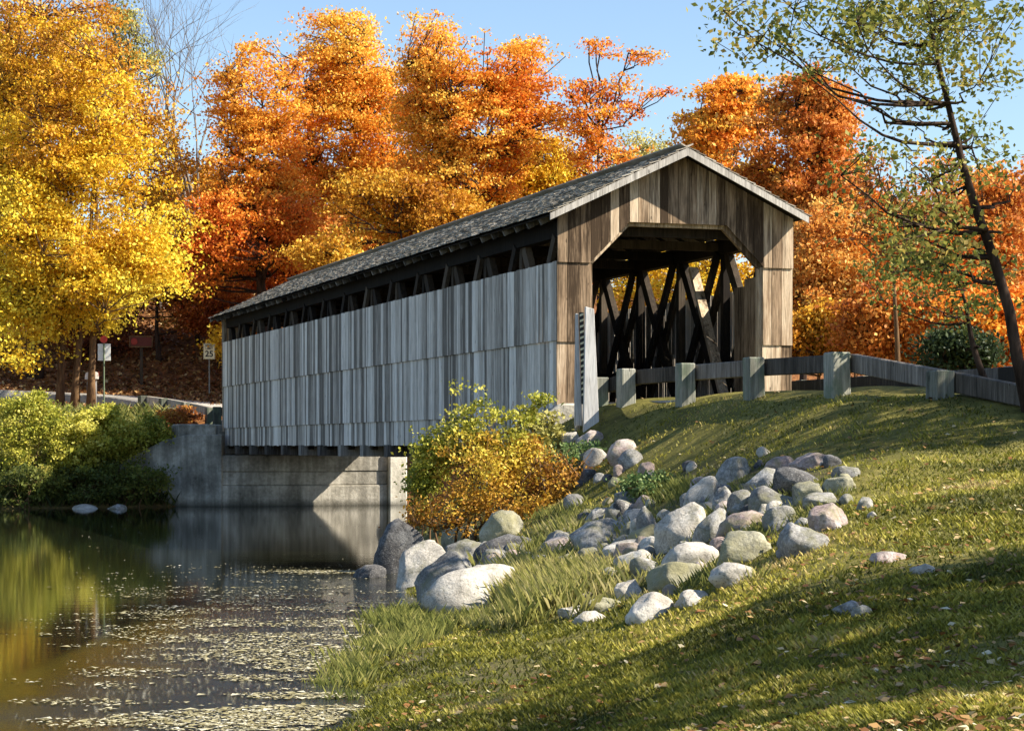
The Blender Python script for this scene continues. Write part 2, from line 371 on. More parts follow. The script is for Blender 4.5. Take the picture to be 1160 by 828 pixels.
# ---------------------------------------------------------------- river
def build_water():
    t = NT('river_water'); g = t.n('NewGeometry').outputs['Position']
    mp = t.n('Mapping', Vector=g); mp.inputs['Scale'].default_value = (1.0, 2.6, 1)
    n1 = t.noise(mp.outputs[0], .9, 4, .6); n2 = t.noise(mp.outputs[0], 5.5, 5, .7)
    sep = t.n('SeparateXYZ', Vector=g)
    near = t.n('MapRange', Value=sep.outputs[1]); near.inputs[1].default_value = 36; near.inputs[2].default_value = 22; near.inputs[3].default_value = 0; near.inputs[4].default_value = 1
    patch = t.ramp(t.noise(g, .45, 4, .6), [(.36, (0, 0, 0)), (.52, (1, 1, 1))])
    xr = t.n('MapRange', Value=sep.outputs[0]); xr.inputs[1].default_value = -4.6; xr.inputs[2].default_value = -2.6
    m = t.math('MULTIPLY', t.math('MULTIPLY', near.outputs[0], xr.outputs[0]), t.math('MULTIPLY_ADD', patch, .6, .4))
    h = t.math('ADD', t.math('MULTIPLY', n1, .0018), t.math('MULTIPLY', t.math('MULTIPLY', n2, m), .028))
    h = t.math('ADD', h, t.math('MULTIPLY', n2, .0005))
    b = t.n('Bump', Height=h, Strength=1.0, Distance=.55)
    p = t.n('BsdfPrincipled', Roughness=.012, IOR=1.33)
    p.inputs['Base Color'].default_value = (.012, .014, .008, 1); p.inputs['Specular IOR Level'].default_value = .5
    t.t.links.new(b.outputs[0], p.inputs['Normal']); t.t.links.new(p.outputs[0], t.out.inputs[0])
    v = [(-700, -60, 0), (300, -60, 0), (300, 200, 0), (-700, 200, 0)]
    link('river', mesh_np('river', v, [(0, 1, 2, 3)]), t.m, kind='structure')
build_water()

# ---------------------------------------------------------------- roads
def strip(name, pts, w, mat, lift=.0):
    P = [Vector(p) for p in pts]; Q = []
    for i in range(len(P)-1):
        p0 = P[max(i-1, 0)]; p1 = P[i]; p2 = P[i+1]; p3 = P[min(i+2, len(P)-1)]
        for k in range(14):
            t = k/14; Q.append(.5*((2*p1)+(-p0+p2)*t+(2*p0-5*p1+4*p2-p3)*t*t+(-p0+3*p1-3*p2+p3)*t**3))
    Q.append(P[-1]); v = []; f = []
    for i, q in enumerate(Q):
        d = (Q[min(i+1, len(Q)-1)]-Q[max(i-1, 0)]); n = Vector((-d.y, d.x, 0)).normalized()
        a = q+n*w/2; b = q-n*w/2
        v += [(a.x, a.y, a.z-.5), (a.x, a.y, a.z+lift), (b.x, b.y, b.z+lift), (b.x, b.y, b.z-.5)]
    for i in range(len(Q)-1):
        for k in range(3): f.append((i*4+k, (i+1)*4+k, (i+1)*4+k+1, i*4+k+1))
    me = mesh_np(name, v, f); me.flip_normals()
    link(name, me, mat, kind='structure')
t = NT('gravel_road'); v_ = t.coords('Object'); n1 = t.noise(v_, 1.2, 6, .6); n2 = t.noise(v_, 30, 4, .7)
M['road'] = t.done(t.ramp(t.math('ADD', t.math('MULTIPLY', n1, .5), t.math('MULTIPLY', n2, .5)), [(.35, (.24, .22, .20)), (.6, (.42, .40, .37))]), .92, t.bump(n2, .6, .02), .2)
def b3(s, t, z): p = br(s, t); return (p[0], p[1], z)
strip('road_near', [b3(2.6, 0.1, 2.95), b3(2.7, -4, 2.93), b3(2.8, -8, 2.93), b3(3.9, -12, 2.93), (13, 27, 2.97), (25, 22, 3.0), (60, 18, 3.1)], 3.7, M['road'])
strip('road_far', [b3(2.4, 34.9, 2.95), (-9.3, 81, 3.12), (-11.5, 85, 3.55), (-16, 89, 4.15), (-25, 92, 4.6), (-45, 94, 5.1), (-90, 96, 6)], 4.6, M['road'])

# ---------------------------------------------------------------- covered bridge
W_ = 4.86; L_ = 35.0; ZB = 2.1; ZF = 2.95
RW = 8.0; SL = .5          # ridge height, roof slope drop per metre
bridge = empty('covered_bridge', (A[0], A[1], 0), R(18.4), label='long grey wooden covered bridge with shingled gable roof spanning the river', cat='covered bridge')
def ridge_z(s): return RW-.05-abs(s-W_/2)*.482
_bc = []
_t = 0
while _t < 35.0-.03:
    _w = min(random.choice([.10, .14, .2, .24])*random.uniform(.85, 1.15), 35.0-_t); _bc.append((_t, _w, random.random())); _t += _w
def wall_boards(mb, s, out, t0, t1, z0, z1, th=.025, jag=.0, gap=.008):
    for t, w, tn in _bc:
        o = random.uniform(0, .004); tn = min(1, max(0, tn+random.uniform(-.12, .12)))
        a = s+out*o
        zb = z0-random.uniform(0, jag); mb.box(min(a, a+out*th), max(a, a+out*th), t, t+w-random.uniform(gap*.4, gap*1.6), zb, z1+random.uniform(-.008, .008), tn)
m = MB(); wall_boards(m, -.02, -1, 0.0, L_, ZB+.02, 2.76, jag=.025); lo_ = m.build('lower_siding', M['siding'], bridge)
m = MB(); wall_boards(m, -.06, -1, 0.0, L_, 2.72, 4.20, jag=.004); m.build('middle_siding', M['siding'], bridge)
m = MB(); wall_boards(m, -.10, -1, 0.0, L_, 4.17, 5.72, jag=.004); m.build('upper_siding', M['siding'], bridge)
m = MB(); wall_boards(m, W_+.02, 1, 0.0, L_, ZB, 4.20, jag=.04, gap=.012); m.build('lower_siding', M['siding'], bridge)
m = MB(); wall_boards(m, W_+.06, 1, 0.0, L_, 4.17, 5.42, jag=.02, gap=.012); m.build('upper_siding', M['siding'], bridge)

def portal(tpos, out, name):
    br_ = [-.13, .57, 1.387, W_/2, W_-1.387, W_-.57, W_+.1]
    prof = [(.57, 5.72), (1.387, 6.53), (W_-1.387, 6.53), (W_-.57, 5.72)]
    def zlow(s):
        if s < .57 or s > W_-.57: return None
        return float(np.interp(s, [p[0] for p in prof], [p[1] for p in prof]))
    up = MB(); j1 = MB(); j2 = MB()
    for a0, a1 in zip(br_[:-1], br_[1:]):
        n = max(1, round((a1-a0)/.23)); cuts = [a0+(a1-a0)*(k+(random.uniform(-.12, .12) if 0 < k < n else 0))/n for k in range(n+1)]
        for a, b in zip(cuts[:-1], cuts[1:]):
            mid = (a+b)/2; g = .005; o = random.uniform(0, .01); tn = random.random()
            y = tpos+out*(.05+o)
            if mid < .57 or mid > W_-.57: l0 = l1 = 5.70
            else: l0 = zlow(a+1e-4); l1 = zlow(b-1e-4)
            up.poly_prism([(a+g, y, l0), (b-g, y, l1), (b-g, y, ridge_z(b)), (a+g, y, ridge_z(a))], (0, out*.028, 0), tn)
            if mid < .57 or mid > W_-.57:
                mb = j1 if mid < .57 else j2
                y2 = tpos+out*(.02+o)
                mb.box(a+g, b-g, min(y2, y2+out*.025), max(y2, y2+out*.025), 4.14, 5.74, tn)
                mb.box(a+g, b-g, min(y2-out*.03, y2-out*.005), max(y2-out*.03, y2-out*.005), 2.55 if mid > 1 else 2.6, 4.18, random.random())
    up.build('gable_boards', M['gable'], bridge); j1.build('jamb_boards', M['gable'], bridge); j2.build('jamb_boards', M['gable'], bridge)
    f = MB()
    pts = [(.57, 2.8)]+prof+[(W_-.57, 2.8)]
    for (a, za), (b, zb) in zip(pts[:-1], pts[1:]):
        f.beam((a, tpos-out*.09, za), (b, tpos-out*.09, zb), .14, .10, (0, 1, 0))
    f.build('portal_frame', M['gable'], bridge)
portal(0, -1, 'near'); portal(L_, 1, 'far')

# roof
OVL, OVR, OVF = .43, .19, .53
def roof_side(sgn, ov):
    half = W_/2+ov; ln = math.hypot(half, half*.482); nx = half/ln; nz = -.482*half/ln
    root = MB()
    s0 = W_/2; e = (s0+sgn*half, RW-half*.482)
    y0 = -OVF; y1 = L_+OVF
    root.poly_prism([(s0, y0-.004, RW-.04), (e[0], y0-.004, e[1]-.04), (e[0], y0-.004, e[1]-.075), (s0, y0-.004, RW-.075)], (0, y1-y0+.008, 0), .3)
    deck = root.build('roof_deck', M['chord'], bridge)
    sh = MB(); n = 15; step = (ln+.03)/n
    for k in range(n):
        d0 = k*step; d1 = d0+step*1.22; t = y0-.045
        lift0 = .0; lift1 = .028
        while t < y1:
            w = random.uniform(.12, .3); w = min(w, y1-t); j = random.uniform(-.02, .02); tn = random.random(); jl = random.uniform(0, .012)
            def P(d, l, tt): return (s0+sgn*(nx*d)+sgn*(.43*l), tt, RW+nz*d+.9*l)
            p = [P(d0, lift0, t), P(d0, lift0, t+w-.006), P(d1+j, lift1+jl, t+w-.006), P(d1+j, lift1+jl, t)]
            sh.poly_prism(p, (0, 0, -.018), tn); t += w
    s = sh.build('shingles', M['shingle'], deck)
    return deck
roof_side(-1, OVL); roof_side(1, OVR)
m = MB(); m.beam((W_/2-.06, -OVF, RW+.03), (W_/2-.06, L_+OVF, RW+.03), .16, .025, (.43, 0, .9)); m.beam((W_/2+.06, -OVF, RW+.03), (W_/2+.06, L_+OVF, RW+.03), .16, .025, (-.43, 0, .9)); m.build('ridge_cap', M['shingle'], bridge)
for yy in (-OVF-.01, L_+OVF+.01):
    for sgn, ov in ((-1, OVL), (1, OVR)):
        half = W_/2+ov; m = MB()
        e = (W_/2+sgn*(half+.02), RW-(half+.02)*.482)
        m.poly_prism([(W_/2+sgn*.001, yy, RW-.02), (e[0], yy, e[1]-.02), (e[0], yy, e[1]-.15), (W_/2+sgn*.001, yy, RW-.175)], (0, -.03 if yy < 0 else .03, 0), .6)
        m.build('rake_board', M['rake'], bridge)
# rafters with tails
for k in range(46):
    y = .25+k*(L_-.5)/45
    for sgn, ov in ((-1, OVL), (1, OVR)):
        half = W_/2+ov-.05; m = MB()
        m.beam((W_/2+sgn*.04, y, RW-.15), (W_/2+sgn*half, y, RW-.15-half*.482), .06, .13, (0, 0, 1)); m.build('rafter', M['timber_grey'], bridge)
# chords and trusses
for s in (.12, W_-.12):
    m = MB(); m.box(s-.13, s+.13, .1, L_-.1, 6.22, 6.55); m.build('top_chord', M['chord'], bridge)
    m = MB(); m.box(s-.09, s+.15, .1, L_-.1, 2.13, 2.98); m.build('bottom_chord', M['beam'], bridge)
np_ = 14; pl = (L_-.6)/np_
for si, s in enumerate((.14, W_-.14)):
    inn = 1 if si == 0 else -1
    for k in range(np_):
        a = .3+k*pl; b = a+pl
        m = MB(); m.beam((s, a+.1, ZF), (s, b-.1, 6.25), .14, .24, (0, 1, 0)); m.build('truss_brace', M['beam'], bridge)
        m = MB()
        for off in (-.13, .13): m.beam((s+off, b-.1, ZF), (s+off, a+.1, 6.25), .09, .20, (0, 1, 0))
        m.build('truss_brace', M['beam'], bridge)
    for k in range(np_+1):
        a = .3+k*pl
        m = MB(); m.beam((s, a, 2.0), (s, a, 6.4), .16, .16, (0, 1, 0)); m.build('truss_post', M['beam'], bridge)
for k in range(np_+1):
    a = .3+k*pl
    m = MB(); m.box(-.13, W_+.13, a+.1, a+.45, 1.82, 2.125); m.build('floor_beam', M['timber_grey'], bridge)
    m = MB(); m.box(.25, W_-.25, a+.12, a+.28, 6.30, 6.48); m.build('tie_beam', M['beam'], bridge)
m = MB(); t_ = 0
while t_ < L_:
    m.box(.05, W_-.05, t_, min(t_+.24, L_), 2.88, 2.95+random.uniform(-.006, .006)); t_ += .25
m.build('deck_planks', M['beam'], bridge)
# inner first boards / leaning plank by the right jamb, rails inside
m = MB(); m.box(W_-.50, W_-.44, .12, 1.0, 2.95, 5.55); m.box(W_-.50, W_-.44, 1.01, 1.5, 2.95, 5.4); m.build('inner_boards', M['gable'], bridge)
m = MB(); m.beam((W_-.5, 1.9, 2.95), (W_-.4, 3.9, 6.0), .1, .2, (1, 0, 0)); m.build('diagonal_plank', M['gable'], bridge)
m = MB(); m.beam((W_-.42, .6, 3.75), (W_-.42, L_-.6, 3.75), .06, .2); m.build('inner_rail', M['beam'], bridge)
m = MB(); m.beam((.42, .6, 3.75), (.42, L_-.6, 3.75), .06, .2); m.build('inner_rail', M['beam'], bridge)

# ---------------------------------------------------------------- abutments
def noisy(o, amt=.04, cuts=3, freq=1.4, seed=0):
    me = o.data
    m = o.modifiers.new('subd', 'SUBSURF'); m.subdivision_type = 'SIMPLE'; m.levels = m.render_levels = cuts
    tx = bpy.data.textures.new('wear', 'CLOUDS'); tx.noise_scale = .5
    d = o.modifiers.new('disp', 'DISPLACE'); d.texture = tx; d.strength = amt; d.texture_coords = 'GLOBAL'; d.mid_level = .5
ab = empty('abutment', (A[0], A[1], 0), R(18.4), label='stained concrete abutment and wing wall under the far end of the bridge', cat='abutment')
m = MB(); m.box(-.35, 5.6, 33.9, 36.2, -1.2, .72); m.box(-.35, 5.6, 33.96, 36.2, .725, 1.2); m.box(-.35, 5.6, 33.93, 36.2, 1.205, 1.78); o = m.build('face_wall', M['concrete'], ab, bevel=.03)
m = MB(); m.box(-.3, 5.5, 35.1, 36.2, 1.78, 2.85); m.build('back_wall', M['concrete'], ab, bevel=.03)
m = MB(); m.box(5.6, 6.25, 33.7, 36.6, -1.2, 2.02); m.build('end_pillar', M['concrete_pale'], ab, bevel=.04)
m = MB()
m.poly_prism([(-.36, 33.85, -1.2), (-4.4, 35.9, -1.2), (-4.4, 35.9, .95), (-3.2, 35.3, 1.75), (-2.2, 34.8, 2.3), (-1.5, 34.43, 2.48), (-.36, 33.85, 2.5)], (.2, .45, 0), .5); m.build('wing_wall', M['concrete'], ab, bevel=.03)
m = MB(); m.box(-1.75, -.4, 34.6, 36.0, 1.2, 2.86); m.build('step_block', M['concrete'], ab, bevel=.04)
ab2 = empty('abutment', (A[0], A[1], 0), R(18.4), label='grey stone abutment with sloping wing under the near portal corner', cat='abutment')
m = MB(); m.box(-.3, W_+.4, .4, 2.2, -.2, 1.82); m.box(-.2, W_+.3, -.25, .38, .4, 2.84); m.build('face_wall', M['concrete'], ab2, bevel=.03)
m = MB()
m.poly_prism([(-.15, -.3, 2.93), (.62, -.34, 2.93), (.62, -.34, 1.2), (-1.9, -.15, 1.0), (-1.2, -.2, 2.15), (-.75, -.25, 2.45)], (.1, .5, 0), .5); m.build('wing_wall', M['concrete'], ab2, bevel=.04)

# ---------------------------------------------------------------- guardrails
def guardrail(pts, label, tops, pw=.30, ph=.30, side=(0, 0), group='timber guardrails at the bridge', mat='rail_post', bmat='rail_beam'):
    root = empty('guardrail', (pts[0][0], pts[0][1], pts[0][2]), 0, label=label, cat='guardrail', group=group)
    o0 = Vector(pts[0])
    for i, p in enumerate(pts):
        m = MB(); d = Vector(pts[min(i+1, len(pts)-1)])-Vector(pts[max(i-1, 0)]); d.z = 0; d.normalize(); n = Vector((-d.y, d.x, 0))
        q = Vector(p)-o0; w = pw*random.uniform(.93, 1.05)
        base = q+Vector((0, 0, -.5)); top = Vector((q.x, q.y, tops[i]-o0.z)); lean = n*random.uniform(-.03, .03)
        c = [-d*w/2-n*w/2, d*w/2-n*w/2, d*w/2+n*w/2, -d*w/2+n*w/2]
        b0 = len(m.v); m.v += [tuple(base+x) for x in c]+[tuple(top+lean+x*.97) for x in c]
        m.f += [(0, 3, 2, 1), (4, 5, 6, 7), (0, 1, 5, 4), (1, 2, 6, 5), (2, 3, 7, 6), (3, 0, 4, 7)]; m.t += [random.random()]*6
        m.build('post', M[mat], root, bevel=.018)
    m = MB()
    for i in range(len(pts)-1):
        a = Vector(pts[i])-o0; b = Vector(pts[i+1])-o0; a.z = tops[i]-o0.z-ph/2-.02; b.z = tops[i+1]-o0.z-ph/2-.02
        off = Vector((side[0], side[1], 0)); m.beam(a+off, b+off, .16, ph)
    m.build('rail_beam', M[bmat], root, bevel=.012)
    return root
def gl(p): return (p[0], p[1], float(hz(p[0], p[1])))
near = [gl(p) for p in [(2.13+.3156*s, 40-.949*s) for s in (0, 2.84, 5.68, 8.6, 11.6)]]
sd = (V[0]*.25, V[1]*.25)
guardrail([gl(br(.42, -.9))]+near[:5]+[gl((6.8, 26.6))], 'timber guardrail with broad grey green posts along the near edge of the road', [3.42, 3.54, 3.54, 3.53, 3.49, 3.12, 2.75], side=sd, ph=.27)
far_ = [gl(br(W_+.1, -s)) for s in (.6, 3.2, 5.8, 8.4, 11)]
guardrail(far_, 'timber guardrail on the far edge of the road outside the portal', [3.42]*5, pw=.28, side=(-V[0]*.22, -V[1]*.22), ph=.26)
fr = [(-10.55, 76.6), (-11.1, 78.5), (-12.3, 80.6), (-13.5, 82.7), (-14.6, 84.4)]
fr3 = [gl(p) for p in fr]
guardrail(fr3, 'pale guardrail beyond the river beside the far portal, light painted into its beam', [max(z[2]+.62, a) for z, a in zip(fr3, (3.5, 3.5, 3.6, 3.75, 3.9))], pw=.3, side=(.2, .1), mat='rail_post', bmat='timber_lit')

# white hazard marker by the near portal
p0 = at(667, 476, 39.6)
mk = empty('marker_post', (p0[0], p0[1], p0[2]), R(10), label='tall white leaning marker boards at the left jamb of the near portal', cat='marker post')
m = MB(); m.poly_prism([(-.10, 0, -.3), (.21, 0, -.3), (.10, 0, 2.06), (-.06, 0, 2.10)], (0, .09, 0), .8); m.build('front_board', M['white_wood'], mk, bevel=.006)
m = MB(); m.poly_prism([(-.24, .14, -.1), (-.09, .14, -.1), (-.17, .14, 1.98), (-.22, .14, 1.98)], (0, .05, 0), .7); m.build('rear_board', M['white_wood'], mk, bevel=.006)
m = MB(); m.poly_prism([(-.115, .10, .3), (-.045, .10, .3), (-.075, .10, 2.0), (-.16, .10, 2.0)], (0, .02, 0), .1)
pn = m.build('chevron_panel', M['black'], mk)
for k in range(15):
    m = MB(); z = .45+k*.105; x0 = np.interp(z, [.3, 2], [-.115, -.155]); x1 = np.interp(z, [.3, 2], [-.05, -.08]); m.poly_prism([(x0, .096, z), (x1, .096, z+.03), (x1, .096, z+.07), (x0, .096, z+.04)], (0, -.003, 0), .5)
    m.build('chevron_stripe', M['sign_cream'], pn)
p0 = at(654, 470, 39.9)
sp = MB(); sp.box(-.05, .05, -.05, .05, -.3, .78); sp.poly_prism([(.07, -.03, -.2), (.17, -.03, -.2), (.14, -.03, .65), (.08, -.03, .68)], (0, .05, 0), .8)
o = sp.build('stub_post', M['white_wood'], None, bevel=.006, label='short white stub post left of the tall marker boards', cat='post'); o.location = tuple(p0)

# ---------------------------------------------------------------- signs and mailboxes across the river
def text_part(txt, size, mat, parent, loc, rx=R(90)):
    cu = bpy.data.curves.new('lettering', 'FONT'); cu.body = txt; cu.size = size; cu.align_x = 'CENTER'; cu.align_y = 'CENTER'; cu.extrude = .004; cu.offset = size*.02
    o = bpy.data.objects.new('t', cu); COL.objects.link(o); dg = bpy.context.evaluated_depsgraph_get()
    me = bpy.data.meshes.new_from_object(o.evaluated_get(dg)); bpy.data.objects.remove(o)
    ob = link('lettering', me, mat, parent); ob.location = loc; ob.rotation_euler = (rx, 0, 0); return ob
def px_thing(px, py_sign, py_base, d):
    z = CZ+(HY-py_sign)/F*d; x = (px-CX)/F*d; return x, d, float(hz(x, d)), z
x, y, g, z = px_thing(237, 398, 450, 92)
s = empty('speed_limit_sign', (x, y, g), R(4), label='cream speed limit 25 sign on a thin post beside the far road', cat='road sign')
m = MB(); m.tube([(0, .04, -.3), (0, .04, z-g+.3)], [.03, .03], 6); m.build('post', M['metal'], s)
m = MB(); m.box(-.25, .25, -.012, .012, z-g-.34, z-g+.34); pnl = m.build('sign_panel', M['sign_cream'], s, bevel=.004)
text_part('25', .36, M['black'], pnl, (0, -.018, z-g-.12)); text_part('SPEED', .135, M['black'], pnl, (0, -.018, z-g+.24)); text_part('LIMIT', .135, M['black'], pnl, (0, -.018, z-g+.12))
m = MB()
for a, b, c, d_ in ((-.235, .235, -.325, -.313), (-.235, .235, .313, .325), (-.235, -.223, -.313, .313), (.223, .235, -.313, .313)): m.box(a, b, -.017, -.013, z-g+c, z-g+d_)
m.build('border', M['black'], pnl)
x, y, g, z = px_thing(160, 387, 445, 95)
s = empty('wooden_sign', (x, y, g), 0, label='dark red board sign on a post in front of the wooded slope', cat='sign')
m = MB(); m.box(-.06, .06, 0, .1, -.3, z-g+.1); m.build('post', M['beam'], s)
m = MB(); m.box(-.48, .48, -.04, 0, z-g-.2, z-g+.2); pb = m.build('sign_board', M['darkred'], s, bevel=.01)
m = MB(); m.box(-.52, .52, -.06, -.042, z-g-.26, z-g-.2); m.box(-.52, .52, -.06, -.042, z-g+.2, z-g+.26); m.box(-.52, -.47, -.06, -.042, z-g-.2, z-g+.2); m.box(.47, .52, -.06, -.042, z-g-.2, z-g+.2); m.build('frame', M['bark_brown'], pb)
m = MB(); m.tube([(-.3, -.046, z-g), (-.3, -.066, z-g)], [.15, .15], 12); m.build('emblem', M['darkred2'], pb)
x, y, g, z = px_thing(118, 399, 455, 84)
s = empty('road_sign', (x, y, g), 0, label='white rectangular sign with a small red disc above it by the mailboxes', cat='road sign')
m = MB(); m.tube([(0, -.045, -.3), (0, -.045, z-g+.55)], [.032, .032], 6); m.build('post', M['greenpost'], s)
m = MB(); m.box(-.25, .25, -.01, .01, z-g-.33, z-g+.33); m.build('sign_panel', M['sign_white'], s, bevel=.004)
m = MB(); m.tube([(0, -.10, z-g+.5), (0, -.08, z-g+.5)], [.15, .15], 8); m.build('red_disc', M['red'], s)
def mailbox(px, d, lab, h=1.15):
    x = (px-CX)/F*d; g = float(hz(x, d)); s = empty('mailbox', (x, d, g), R(12), label=lab, cat='mailbox', group='mailboxes across the river')
    m = MB(); m.box(-.06, .06, -.06, .06, -.3, h); m.build('post', M['white_wood'], s)
    m = MB(); pts = [(-.13, -.27, h), (.13, -.27, h), (.13, -.27, h+.16)]+[(.13*math.cos(a), -.27, h+.16+.13*math.sin(a)) for a in [R(k) for k in range(30, 180, 30)]]+[(-.13, -.27, h+.16)]
    m.poly_prism(pts, (0, .54, 0), .8); bx = m.build('box', M['mailwhite'], s)
    m = MB(); m.box(.132, .142, -.1, -.07, h+.1, h+.34); m.box(.132, .142, -.1, .02, h+.28, h+.34); m.build('flag', M['red'], bx)
mailbox(100, 85, 'white mailbox nearest the yellow tree trunks'); mailbox(108, 85.3, 'white mailbox beside the road sign post')

# ---------------------------------------------------------------- vegetation generators
def leaves(centres, size, asp=.62, up=.35, rng=RNG):
    n = len(centres); nrm = rng.normal(size=(n, 3)); nrm /= np.linalg.norm(nrm, axis=1)[:, None]; nrm[:, 2] += up; nrm /= np.linalg.norm(nrm, axis=1)[:, None]
    r = rng.normal(size=(n, 3)); a = np.cross(nrm, r); a /= np.linalg.norm(a, axis=1)[:, None]; b = np.cross(nrm, a)
    l = (size*rng.uniform(.6, 1.35, n))[:, None]/2
    v = np.stack([centres-a*l, centres-b*l*asp+nrm*l*.15, centres+a*l, centres+b*l*asp+nrm*l*.15], 1).reshape(-1, 3)
    return v, np.arange(n*4).reshape(-1, 4)
def clump_centres(ells, n, hole=.45, nf=.35, shell=.55, seed=0):
    rng = np.random.default_rng(seed); out = []; vol = np.array([e[3]*e[4]*e[5] for e in ells])**.85; vol /= vol.sum()
    while len(out) < n:
        k = rng.choice(len(ells), p=vol); e = ells[k]
        d = rng.normal(size=3); d /= np.linalg.norm(d); r = rng.random()**(1/3)*(1-shell)+shell*rng.random()**.25
        r *= .80+.42*vnoise(d*1.9+seed*1.7+k)
        p = np.array(e[:3])+d*r*np.array(e[3:6])*(1+rng.normal(0, .09))
        if vnoise(p*nf+seed*3.1) < hole*rng.uniform(.7, 1.15): continue
        out.append(p)
    return np.array(out)
def tree(name, label, base, ells, lm, bark='bark_dark', n_cl=260, n_lf=90, lsize=.155, clr=.85, hole=.38, trunk_r=.28, lean=(0, 0), spread=.5, path=None, tshift=0.0, tgrad=0.0, seed=1, group=None, cat='tree', stems=1, tip=.78, trunk_part='trunk', flat_=.55, nf=.3, limbs=10, bend=.3, twigr=.022):
    rng = np.random.default_rng(seed); base = np.array(base, float); big_t = lsize > .13
    if big_t: n_cl = int(n_cl*1.7); n_lf *= .62; clr *= .78; twigr = max(twigr, .03); limbs = int(limbs*1.7)
    E = [tuple(e) for e in ells]; cc = clump_centres(E, n_cl, hole, nf, .5, seed)-base
    root = empty(name, base, 0, label=label, cat=cat, group=group)
    top = cc[:, 2].max(); cen = cc.mean(0)
    # trunk and limbs
    mb = MB(); nodes = []   # (pos, radius)
    for s_ in range(stems):
        off = np.array([(s_-(stems-1)/2)*spread*1.3+rng.uniform(-.2, .2)*spread, rng.uniform(-.3, .3), 0])*(stems > 1)
        tp = np.array([cen[0]+(rng.uniform(-.25, .25)*stems if stems > 1 else 0)*cc[:, 0].std()*1.2, cen[1], top*tip]); pts = []
        for k in range(11):
            f = k/10; p = off*(1-f)+tp*np.array([f**1.2, f**1.2, f])+np.array([math.sin(f*5+seed+s_)*bend*.5*f, math.cos(f*4+seed)*bend*.4*f, 0])
            p[0] += lean[0]*math.sin(f*math.pi)*1.0; pts.append(p)
        if path is not None:
            Q = np.array(path)-base; tt = np.linspace(0, len(Q)-1, 11); pts = [np.array([np.interp(t_, range(len(Q)), Q[:, c]) for c in range(3)]) for t_ in tt]
        pts[0][2] = -.4
        rr = [trunk_r*(1.5 if k == 0 else 1)*(1-.85*k/10)/(1 if stems == 1 else 1.5) for k in range(11)]
        mb.tube(pts, rr, 9, .5)
        nodes += [(pts[k]*(1-q)+pts[min(k+1, 10)]*q, rr[k]*.6) for k in range(2, 11) for q in (0, .5) if k < 10 or q == 0]
    tn = list(nodes)
    far = rng.permutation(len(cc))[:limbs*stems]
    for i in far:
        e = cc[i]; cand = [(np.linalg.norm((q-e)*np.array([1, 1, .8]))+(3 if q[2] > e[2]-.25*np.hypot(*(q-e)[:2]) else 0), j) for j, (q, r) in enumerate(tn)]
        j = min(cand)[1]; q, r = tn[j]; r = min(r, trunk_r*.42); pts = []
        for k in range(7):
            f = k/6; p = q+(e-q)*f; p = p+np.array([rng.normal(0, .1), rng.normal(0, .1), .0])*math.sin(f*3.14)*1.2; p[2] += -.12*np.linalg.norm(e-q)*math.sin(f*3.14)+0; pts.append(p)
        rr = [max(twigr, r*(1-.85*k/6)) for k in range(7)]; mb.tube(pts, rr, 6, .5, False); nodes += [(pts[k], rr[k]) for k in range(2, 7)]
    NP = np.array([q for q, r in nodes]); NR = np.array([r for q, r in nodes])
    for e in cc:
        dd = np.linalg.norm(NP-e, axis=1)+np.where(NP[:, 2] > e[2]+.2, 1.5, 0); j = int(np.argmin(dd)); q = NP[j]
        if dd[j] < .25: continue
        mid = (q+e)/2+rng.normal(0, .12, 3); r = max(twigr*.9, min(NR[j]*.6, .06)); mb.tube([q, mid, e], [r, r*.7, twigr*.55], 4, .5, False)
    mb.build(trunk_part, M[bark], root, smooth=True)
    # crown
    ncl = len(cc); cr = clr*rng.uniform(.55, 1.35, ncl); ct = rng.normal(0, .21, ncl)
    cnt = np.maximum(4, (n_lf*(1.45 if lsize > .13 else 1)*(cr/clr)**2*rng.uniform(.6, 1.3, ncl)).astype(int)); idx = np.repeat(np.arange(ncl), cnt)
    o = rng.normal(size=(len(idx), 3))*.45
    ax = cc[idx]-cen; ax[:, 2] = 0; ax /= (np.linalg.norm(ax, axis=1)[:, None]+.3)
    if big_t: o += ax*(rng.normal(0, .45, len(idx)))[:, None]; o[:, 2] -= np.abs((o*ax).sum(1))*.15
    o *= cr[idx][:, None]*np.array([1, 1, flat_*(.8 if big_t else 1)]); o += (vnoise((cc[idx]+o)*2.2)[:, None]-.5)*.35*clr
    P = cc[idx]+o; v, f = leaves(P, lsize, rng=rng)
    hh = (P[:, 2]-cc[:, 2].min())/max(.1, top-cc[:, 2].min())
    big = fbm((P+base)*.28+seed, 3)-.5
    tint = .5+tshift+tgrad*(hh-.5)+ct[idx]*.8+big*.9+rng.normal(0, .10, len(idx))
    link('crown', mesh_np('crown', v, f, np.clip(tint, 0, 1)), LM[lm], root)
    return root
def ell(px, py, d, rx, ry, rz=None, dy=None):
    """ellipsoid centred at photo pixel px,py at distance d, radii in photo pixels"""
    p = at(px, py, d); k = d/F
    return (*p, rx*k, (dy if dy else max(rx, ry)*k*.8), ry*k)
def gnd(px, d): x = (px-CX)/F*d; return (x, d, float(hz(x, d)))

TG = 'autumn trees behind the bridge'
